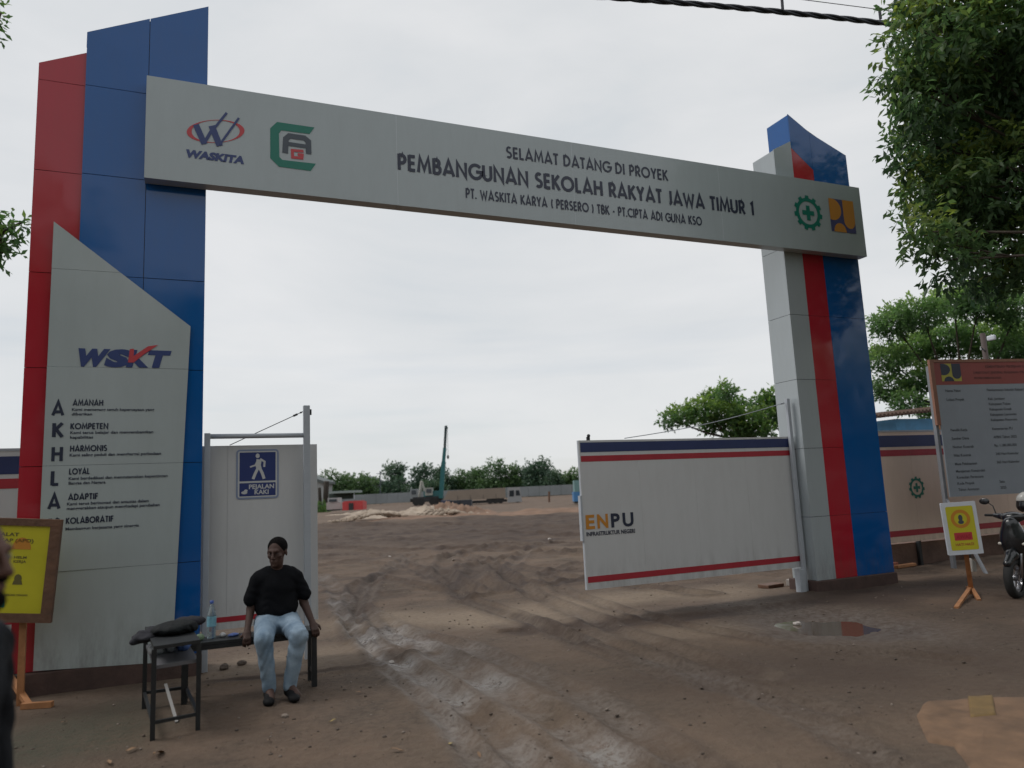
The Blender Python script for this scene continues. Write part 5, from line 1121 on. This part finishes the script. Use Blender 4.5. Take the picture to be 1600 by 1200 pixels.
for x in (700, 708): farwheel(tr, tO2, x, 784, D1, .50)
mb = MB(); quadbox(mb, [(793, 785), (816, 784), (814, 770), (811, 761), (793, 762)][0:1]+[(816, 784), (812, 761), (793, 762)], D1, 2.2); cabo = mb.build('cab', mat('cab_white', (.36, .37, .38), .4), tr, tO2)
mb = MB(); quadbox(mb, [(796, 776), (803, 775.5), (803, 766), (796, 766.5)], D1-.05, .03); mb.build('window', mat('cab_glass', (.03, .04, .05), .1), cabo, tO2)
mb = MB(); quadbox(mb, [(806, 774.5), (813, 774), (811, 766), (806, 766)], D1-.05, .03); mb.build('window', MATS['cab_glass'], cabo, tO2)
# crane
D2 = 112; cO = P(680, 785, D2); cO = Vector((cO.x, cO.y, 0)); ck = thing('mobile_crane', 'teal mobile crane with raised telescopic boom behind the trailer', 'crane', cO)
M_teal = mat('crane_teal', (.03, .15, .16), .5, .1, 1); M_dkt = mat('boom_dark', (.025, .05, .055), .5)
mb = MB(); mb.bar(P(689, 778, D2), P(693, 722, D2), .62, .7, tuple(f3)); mb.build('boom_base', M_teal, ck, cO)
mb = MB(); mb.bar(P(693, 722, D2), P(695, 700, D2), .48, .52, tuple(f3)); mb.build('boom_section', M_teal, ck, cO)
mb = MB(); mb.bar(P(695, 700, D2), P(696.6, 668, D2), .36, .40, tuple(f3)); mb.bar(P(695.5, 668.5, D2), P(699, 667, D2), .4, .5); mb.build('boom_section', M_dkt, ck, cO)
mb = MB(); mb.tube([P(699, 668, D2), P(700, 711, D2)], .03, 5); mb.build('hoist_rope', M_blk, ck, cO)
mb = MB(); mb.sphere(P(700, 714, D2), (.18, .18, .32), 8, 6); mb.build('hook', M_blk, ck, cO)
mb = MB(); farbox(mb, 645, 692, 776, 786, D2, 2.4, .5); mb.build('carrier', M_blk, ck, cO)
mb = MB(); farbox(mb, 662, 690, 767, 775.8, D2+.3, 1.8); mb.build('superstructure', M_teal, ck, cO)
mb = MB(); farbox(mb, 664, 676, 762, 774, D2-.2, 1.2); cbn = mb.build('cabin', mat('crane_cab', (.32, .33, .30), .5), ck, cO)
mb = MB(); farbox(mb, 666, 674, 764, 770, D2-.26, .05); mb.build('window', MATS['cab_glass'], cbn, cO)
for x in (650, 658, 676, 684): farwheel(ck, cO, x, 785, D2-.1, .55)
# excavator left of it
eO = P(650, 780, 116); eO = Vector((eO.x, eO.y, 0)); ex_ = thing('excavator', 'small white and grey excavator left of the crane', 'excavator', eO)
mb = MB(); farbox(mb, 641, 652, 764, 778, 115, 2.2); cbx = mb.build('cabin', mat('exc_grey', (.25, .27, .28), .5), ex_, eO); mb = MB(); farbox(mb, 643, 650, 766, 772, 114.9, .05); mb.build('window', MATS['cab_glass'], cbx, eO)
mb = MB(); farbox(mb, 641, 662, 779, 784, 115, 2.6); mb.build('track', M_tyre, ex_, eO)
mb = MB(); mb.bar(P(655, 778, 115), P(659, 752, 115), .35); mb.bar(P(659, 752, 115), P(664, 770, 115), .28); mb.build('arm', mat('exc_pale', (.42, .40, .36), .5), ex_, eO)
# red container, hut, pickup, block stacks, pole, houses
def simple(name, label, cat, parts, d, org_px):
    o_ = P(*org_px, d); o_ = Vector((o_.x, o_.y, 0)); t_ = thing(name, label, cat, o_)
    for nm, m_, (x0, x1, y0, y1), th, dd in parts: mb = MB(); farbox(mb, x0, x1, y0, y1, d+dd, th); mb.build(nm, m_, t_, o_)
    return t_
simple('red_tank', 'bright red box tank with dark middle on the far left of the site', 'tank', [('body', mat('tank_red', (.50, .05, .05), .5, .1), (535, 567, 784, 797), 2.0, 0), ('hatch', M_blk, (545, 552, 786, 797), .1, -.12), ('lid', mat('tank_red2', (.42, .05, .05), .5), (537, 565, 782.6, 783.9), 1.6, .2)], 78, (550, 797))
simple('pickup', 'pale parked vehicle between the palm stump and the red tank', 'vehicle', [('body', mat('veh_pale', (.40, .36, .35), .5, .15, .6), (510, 531, 785, 796), 2.0, 0), ('cab', mat('veh_pale2', (.38, .38, .38), .5), (512, 528, 778, 784.9), 1.8, .1), ('window', MATS['cab_glass'], (514, 526, 780, 784), .05, -.05), ('bumper', M_blk, (511, 531, 796, 798), 1.8, .05)], 80, (520, 798))
simple('open_hut', 'low hut with grey-green roof behind the parked vehicle', 'hut', [('roof', mat('hut_roof', (.26, .31, .30), .6, .1), (510, 556, 767, 770.5), 5, 0), ('post', M_post, (512, 513, 770.6, 782), .2, .3), ('post', M_post, (553, 554, 770.6, 780), .2, .3), ('back_wall', mat('hut_dark', (.05, .07, .06), .8), (514, 552, 771, 780), .2, 4.2)], 120, (533, 782))
simple('block_stack', 'stack of dark blue blocks lying in front of the trailer', 'stack', [('wrapped_block', mat('blk_navy', (.05, .06, .10), .6, .2), (689, 703, 781.5, 791), 1.4, 0), ('block', mat('blk_dark', (.03, .035, .045), .6, .2), (703.4, 719, 782, 792), 1.4, .2), ('block', MATS['blk_dark'], (719.4, 737, 781, 791), 1.4, .1)], 84, (712, 792))
simple('blue_tanker', 'blue and teal vehicle peeking out left of the striped leaf', 'vehicle', [('lower_body', mat('tk_blue', (.06, .20, .42), .5), (897, 925, 768, 783), 2, 0), ('upper_body', mat('tk_teal', (.15, .27, .27), .5), (898, 922, 750, 767.8), 1.8, .1), ('bumper', M_blk, (898, 924, 783.1, 786), 1.8, .1)], 70, (910, 786))
def gable(name, label, pts_wall, pts_roof, d, mw, mr_):
    o_ = P(*pts_wall[0], d); o_ = Vector((o_.x, o_.y, 0)); t_ = thing(name, label, 'house', o_)
    mb = MB(); quadbox(mb, pts_wall, d, 8); mb.build('wall', mw, t_, o_); mb = MB(); quadbox(mb, pts_roof, d-.6, 9); mb.build('roof', mr_, t_, o_)
M_gw = mat('house_pale', (.36, .38, .38), .8, .1, .2); M_rf = mat('roof_slate', (.13, .15, .15), .8, .15, .3)
gable('warehouse', 'pale warehouse gable with dark sloping roof above the bushes', [(560, 775), (600, 774), (600, 757), (572, 746)], [(568, 746), (602, 759), (603, 755.5), (571, 743)], 175, M_gw, M_rf)
gable('warehouse', 'grey roofed building half hidden between the two far bushes', [(595, 775), (622, 773), (622, 762), (600, 756)], [(594, 757), (626, 764), (626, 760.5), (598, 752.5)], 178, M_gw, M_rf)
gable('warehouse', 'white roof ends showing over the low leafy tree', [(552, 770), (563, 770), (564, 746), (553, 751)], [(551, 752), (566, 745.5), (566, 743.5), (550, 750)], 185, mat('house_white', (.6, .6, .6), .7), M_gw)
gable('warehouse', 'grey building edge beside the narrow gate leaf', [(470, 790), (504, 789), (504, 753), (485, 745)], [(465, 744), (507, 756), (507, 752), (470, 739)], 150, M_gw, M_rf)
uO = P(594.5, 775, 150); uO = Vector((uO.x, uO.y, 0)); ut = thing('utility_pole', 'thin far utility pole with a crossarm above the pale roofs', 'pole', uO); zt = P(594.5, 736, 150).z
mb = MB(); mb.tube([(uO.x, uO.y, 0), (uO.x, uO.y, zt)], .10, 6); mb.build('shaft', M_slate, ut, uO); mb = MB(); mb.bar((uO.x-.7, uO.y, zt-.5), (uO.x+.7, uO.y, zt-.5), .12); mb.build('crossarm', M_slate, ut, uO)
# small worker figures are too faint; a marker post instead
for x, lb in ((858, 'thin brown marker post standing alone on the far bare ground'),):
    g_ = P(x, 782, 90); mb = MB(); mb.tube([(g_.x, g_.y, 0), (g_.x+.05, g_.y, P(x, 768, 90).z)], .12, 6); o = mb.build('marker_post', M_wood, None, (g_.x, g_.y, 0)); tag(o, lb, 'post')
# dark palm stump with bushes at the left leaf's edge
pm = onG(507, 800); pm.z = 0
pl = thing('palm_stump', 'dark leaning palm stump beside the narrow gate leaf', 'stump', pm)
D3 = (pm-EYE).dot(FW); tz_ = P(510, 752, D3)
mb = MB(); mb.tube([pm-VZ*.1, pm.lerp(tz_, .4)+r3*.05, tz_], [.42, .32, .36], 10); mb.tube([pm+r3*-.5, P(499, 762, D3)], [.25, .2], 8); mb.build('trunk', mat('palm_dark', (.03, .024, .018), .9, .3, 3), pl, pm, True)
bsh = bl([(504, 800, 9), (512, 806, 9), (500, 790, 8), (522, 807, 6), (498, 806, 9), (530, 809, 4)], D3-1, .7, .5, 3)
tree('green_bush', 'low green bush at the foot of the palm stump', (pm.x, pm.y, 0), bsh, 2600, .22, ML_mid, .05, (pm.x, pm.y, .2), .5, 0, 5, 33, limbs=False, cat='bush')
# rubble heaps, stones
def heap(name, cx, cy, d, rx_, h_, n, m, label):
    c_ = onG(cx, cy); c_ = Vector((P(cx, cy, d).x, P(cx, cy, d).y, 0)); vs = []
    def rg():
        a = random.random()*6.28; r_ = sqrt(random.random()); return c_.x+r3.x*rx_*r_*cos(a)+f3.x*2.5*r_*sin(a), c_.y+r3.y*rx_*r_*cos(a)+f3.y*2.5*r_*sin(a)
    o_ = stones(name, n, rg, .06, .26, m, label); co_ = np.empty(len(o_.data.vertices)*3, np.float32); o_.data.vertices.foreach_get('co', co_); co_ = co_.reshape(-1, 3)
    rr = np.hypot((co_[:, 0]-c_.x)*r3.x+(co_[:, 1]-c_.y)*r3.y, 0)/rx_; co_[:, 2] += h_*np.clip(1-rr**2, 0, 1)*(.6+.5*np.sin(co_[:, 0]*1.3)); o_.data.vertices.foreach_set('co', co_.ravel()); return o_
M_rub = mat('rubble', (.22, .165, .12), .9, 0, .8, col2=(.42, .35, .28)); M_soilheap = mat('soil_heap', (.20, .125, .085), .9, .2, .8)
def mound(name, x, y, half, depth, h_, m, label, seed):
    c_ = onG(x, y); c_.z = 0; nu, nv = 90, 30; U, W_ = np.meshgrid(np.linspace(-1, 1, nu), np.linspace(-1, 1, nv))
    prof = np.clip(1-(U**2+W_**2)**.8, 0, 1); nz = fbm(U*4+seed, W_*2.5+seed, 3, seed)*1.5+fbm(U*22, W_*9, 3, seed+4)*.7
    Zm = h_*prof*np.clip(.62+nz, .12, 1.6)-.12*(prof <= 0)-.03
    px_ = c_.x+r3.x*U*half+f3.x*W_*depth; py_ = c_.y+r3.y*U*half+f3.y*W_*depth
    V_ = np.stack([px_.ravel(), py_.ravel(), Zm.ravel()], 1); I_ = np.arange(nu*nv).reshape(nv, nu)
    F_ = np.stack([I_[:-1, :-1].ravel(), I_[:-1, 1:].ravel(), I_[1:, 1:].ravel(), I_[1:, :-1].ravel()], 1)
    o_ = mkobj(name, V_, F_, m); tag(o_, label, kind='stuff'); return o_
M_rub = mat('rubble', (.075, .052, .038), .95, 0, 2.2, .8, 3, col2=(.155, .112, .082)); M_soilheap = mat('soil_heap', (.070, .045, .033), .95, 0, 1.6, .8, 3, col2=(.12, .080, .057))
mound('rubble_heap', 640, 807, 6.0, 3.2, .95, M_rub, 'low heap of pale broken rubble before the crane', 3)
mound('soil_heap', 700, 804, 4.0, 2.4, 1.15, M_soilheap, 'brown soil mound at the right end of the rubble', 8)
mound('spread_soil', 570, 803, 4.5, 2.6, .35, M_rub, 'flat spread of rubble in front of the red tank', 12)
mound('orange_soil_heap', 614, 785, 3.4, 2.5, 1.5, mat('orange_soil', (.16, .095, .058), .9, .2), 'small orange earth mound by the far white wall', 17)
mound('clod_strip', 790, 806, 13, 2.5, .5, M_soilheap, 'long low strip of brown soil in front of the trailer', 21)
heap('rubble_stones', 640, 809, 50, 5.5, .5, 500, M_rub, 'broken stones lying over the rubble heap')
# individual stones, leaves, timber, bricks near the gate
def rock(x, y, s_, m, label, g=None, name='stone', cat='stone'):
    p_ = onG(x, y); rs = random.Random(int(x*7+y)); ico = MB(); ico.sphere((0, 0, 0), 1, 8, 6)
    vs = [Vector(v_)*(1+rs.uniform(-.13, .13)) for v_ in ico.v]; mb = MB(); mb.add([(v_.x*s_, v_.y*s_*.8, v_.z*s_*.55) for v_ in vs], ico.f)
    o_ = mb.build(name, m); o_.location = (p_.x, p_.y, gz(p_.x, p_.y)+s_*.3); o_.rotation_euler = (0, 0, rs.uniform(0, 6)); tag(o_, label, cat, g); return o_
M_st = mat('pale_stone', (.42, .38, .35), .8, .15, 20, .3, 40)
rock(612, 1033, .035, M_st, 'small white stone between the wet ruts, nearest the bench'); rock(583, 1030, .028, M_peb, 'dull stone just left of the white one in the ruts'); rock(609, 873, .05, M_st, 'pale stone out on the brown ground inside the gate'); rock(859, 850, .06, M_st, 'white stone near the left end of the striped leaf')
rock(709, 880, .05, M_peb, 'flat tan stone midway between the gate posts'); rock(445, 1122, .03, M_peb, 'small tan stone in front of the man\'s shoes')
rock(350, 1046, .06, M_clod, 'brown clod of earth under the bench left of the man'); rock(378, 1040, .05, M_clod, 'dark clod under the bench just left of the man\'s leg'); rock(1245, 968, .05, M_st, 'grey-white stone at the puddle\'s left rim')
mb = MB()
def dryleaf(x, y, s_, m, lb):
    p_ = onG(x, y); rs = random.Random(int(x+y)); n = 7; vs = []; 
    for i in range(n):
        u = i/(n-1); w_ = .30*sin(pi*min(1, u*1.0+.0))**.7+.02*rs.random()
        for v_ in (-1, 0, 1): vs.append(((u-.5)*s_, v_*w_*s_*.5, abs(v_)*.05*s_*rs.uniform(.4, 1.2)+.05*s_*sin(pi*u*1.7)+.006))
    mb = MB(); mb.add(vs, [(i*3+j, (i+1)*3+j, (i+1)*3+j+1, i*3+j+1) for i in range(n-1) for j in range(2)])
    o_ = mb.build('dry_leaf', m, smooth=True); o_.location = (p_.x, p_.y, gz(p_.x, p_.y)+.01); o_.rotation_euler = (rs.uniform(-.2, .2), rs.uniform(-.2, .2), rs.uniform(0, 6)); tag(o_, lb, 'leaf'); return o_
M_dl = mat('leaf_tan', (.24, .145, .08), .7, .2, 30); M_dy = mat('leaf_yellow', (.34, .25, .08), .6, .2, 30)
for x, y, s_, m_, lb in ((248, 1182, .15, M_dl, 'large tan fallen leaf right of the table legs at the bottom'), (205, 1176, .10, M_dl, 'curled tan leaf at the bottom left'), (170, 1195, .10, M_dl, 'brown leaf at the very bottom left'), (620, 1175, .09, M_dl, 'pale leaf at the bottom centre-left'), (704, 1165, .08, M_dy, 'yellow leaf at the bottom beside the ruts'), (748, 1178, .07, M_dl, 'brown leaf right of the yellow one'), (420, 1160, .06, M_dl, 'small leaf lying below the man\'s feet'), (520, 1130, .06, M_dy, 'small yellowish leaf between man and ruts'), (100, 1130, .07, M_dl, 'leaf on the mossy ground by the board\'s foot'), (560, 1085, .05, M_dl, 'tiny leaf left of the first rut')): dryleaf(x, y, s_, m_, lb)
for k, (x, y, m_, lb, rz, sz) in enumerate(((1392, 889, M_brick, 'red brick pair leaning at the foot of the blue tower face', .3, (.30, .14, .10)), (1415, 889, M_wood2, 'tan timber offcut right of the red brick', .1, (.5, .08, .05)), (1205, 919, M_wood, 'brown wooden pallet piece left of the far tower foot', .15, (.34, .2, .05)), (1236, 917, M_st, 'pale stone block against the far tower foot', .5, (.12, .10, .09)), (1405, 873, M_blk, 'dark scrap of pipe behind the red brick', .05, (.45, .06, .05)))):
    p_ = onG(x, y); mb = MB(); mb.box((-sz[0]/2, -sz[1]/2, 0), (sz[0]/2, sz[1]/2, sz[2])); o = mb.build(('brick', 'timber_offcut', 'pallet_piece', 'stone_block', 'scrap_pipe')[k], m_, bevel=.008); o.location = (p_.x, p_.y, gz(p_.x, p_.y)); o.rotation_euler = (0, 0, rz); tag(o, lb, ('brick', 'timber', 'pallet', 'stone', 'pipe')[k])
# worn orange sheet, bottom right
def cloth(name, px, m, label, thick=.012, cat='sheet'):
    pts = [onG(x, y) for x, y in px]; c_ = sum(pts, Vector())/len(pts); n = 18; vs = []; rs = random.Random(3); k = len(pts)
    out_ = []
    for i in range(k):
        for j in range(6): t_ = j/6; a, b_ = pts[i], pts[(i+1) % k]; p_ = a.lerp(b_, t_); out_.append(p_)
    rings = [[c_.lerp(p_, f_) for p_ in out_] for f_ in (.0001, .25, .5, .75, .92, 1.0)]; m__ = len(out_)
    for ri, rg_ in enumerate(rings):
        for p_ in rg_: vs.append((p_.x, p_.y, gz(p_.x, p_.y)*.5+.012+.010*float(vn(np.array(p_.x*9), np.array(p_.y*9), 3))+(0 if ri < 5 else -.02)))
    fs_q = [(r_*m__+j, r_*m__+(j+1) % m__, (r_+1)*m__+(j+1) % m__, (r_+1)*m__+j) for r_ in range(5) for j in range(m__)]
    mb = MB(); mb.add(vs, fs_q); o_ = mb.build(name, m, smooth=True); tag(o_, label, cat); return o_
cloth('worn_mat', [(1432, 1118), (1445, 1097), (1500, 1092), (1560, 1088), (1680, 1086), (1800, 1240), (1560, 1260), (1515, 1205), (1490, 1165), (1450, 1160)], mat('faded_orange_mat', (.15, .088, .05), .8, .3, 5, .3, 14), 'faded orange-brown mat lying in the bottom right corner', cat='mat')
cloth('yellow_label', [(1512, 1092), (1552, 1089), (1558, 1122), (1516, 1126)], mat('faded_yellow', (.16, .10, .035), .8, .2, 9), 'yellow square patch of plastic on the orange mat', cat='plastic sheet').location.z += .008
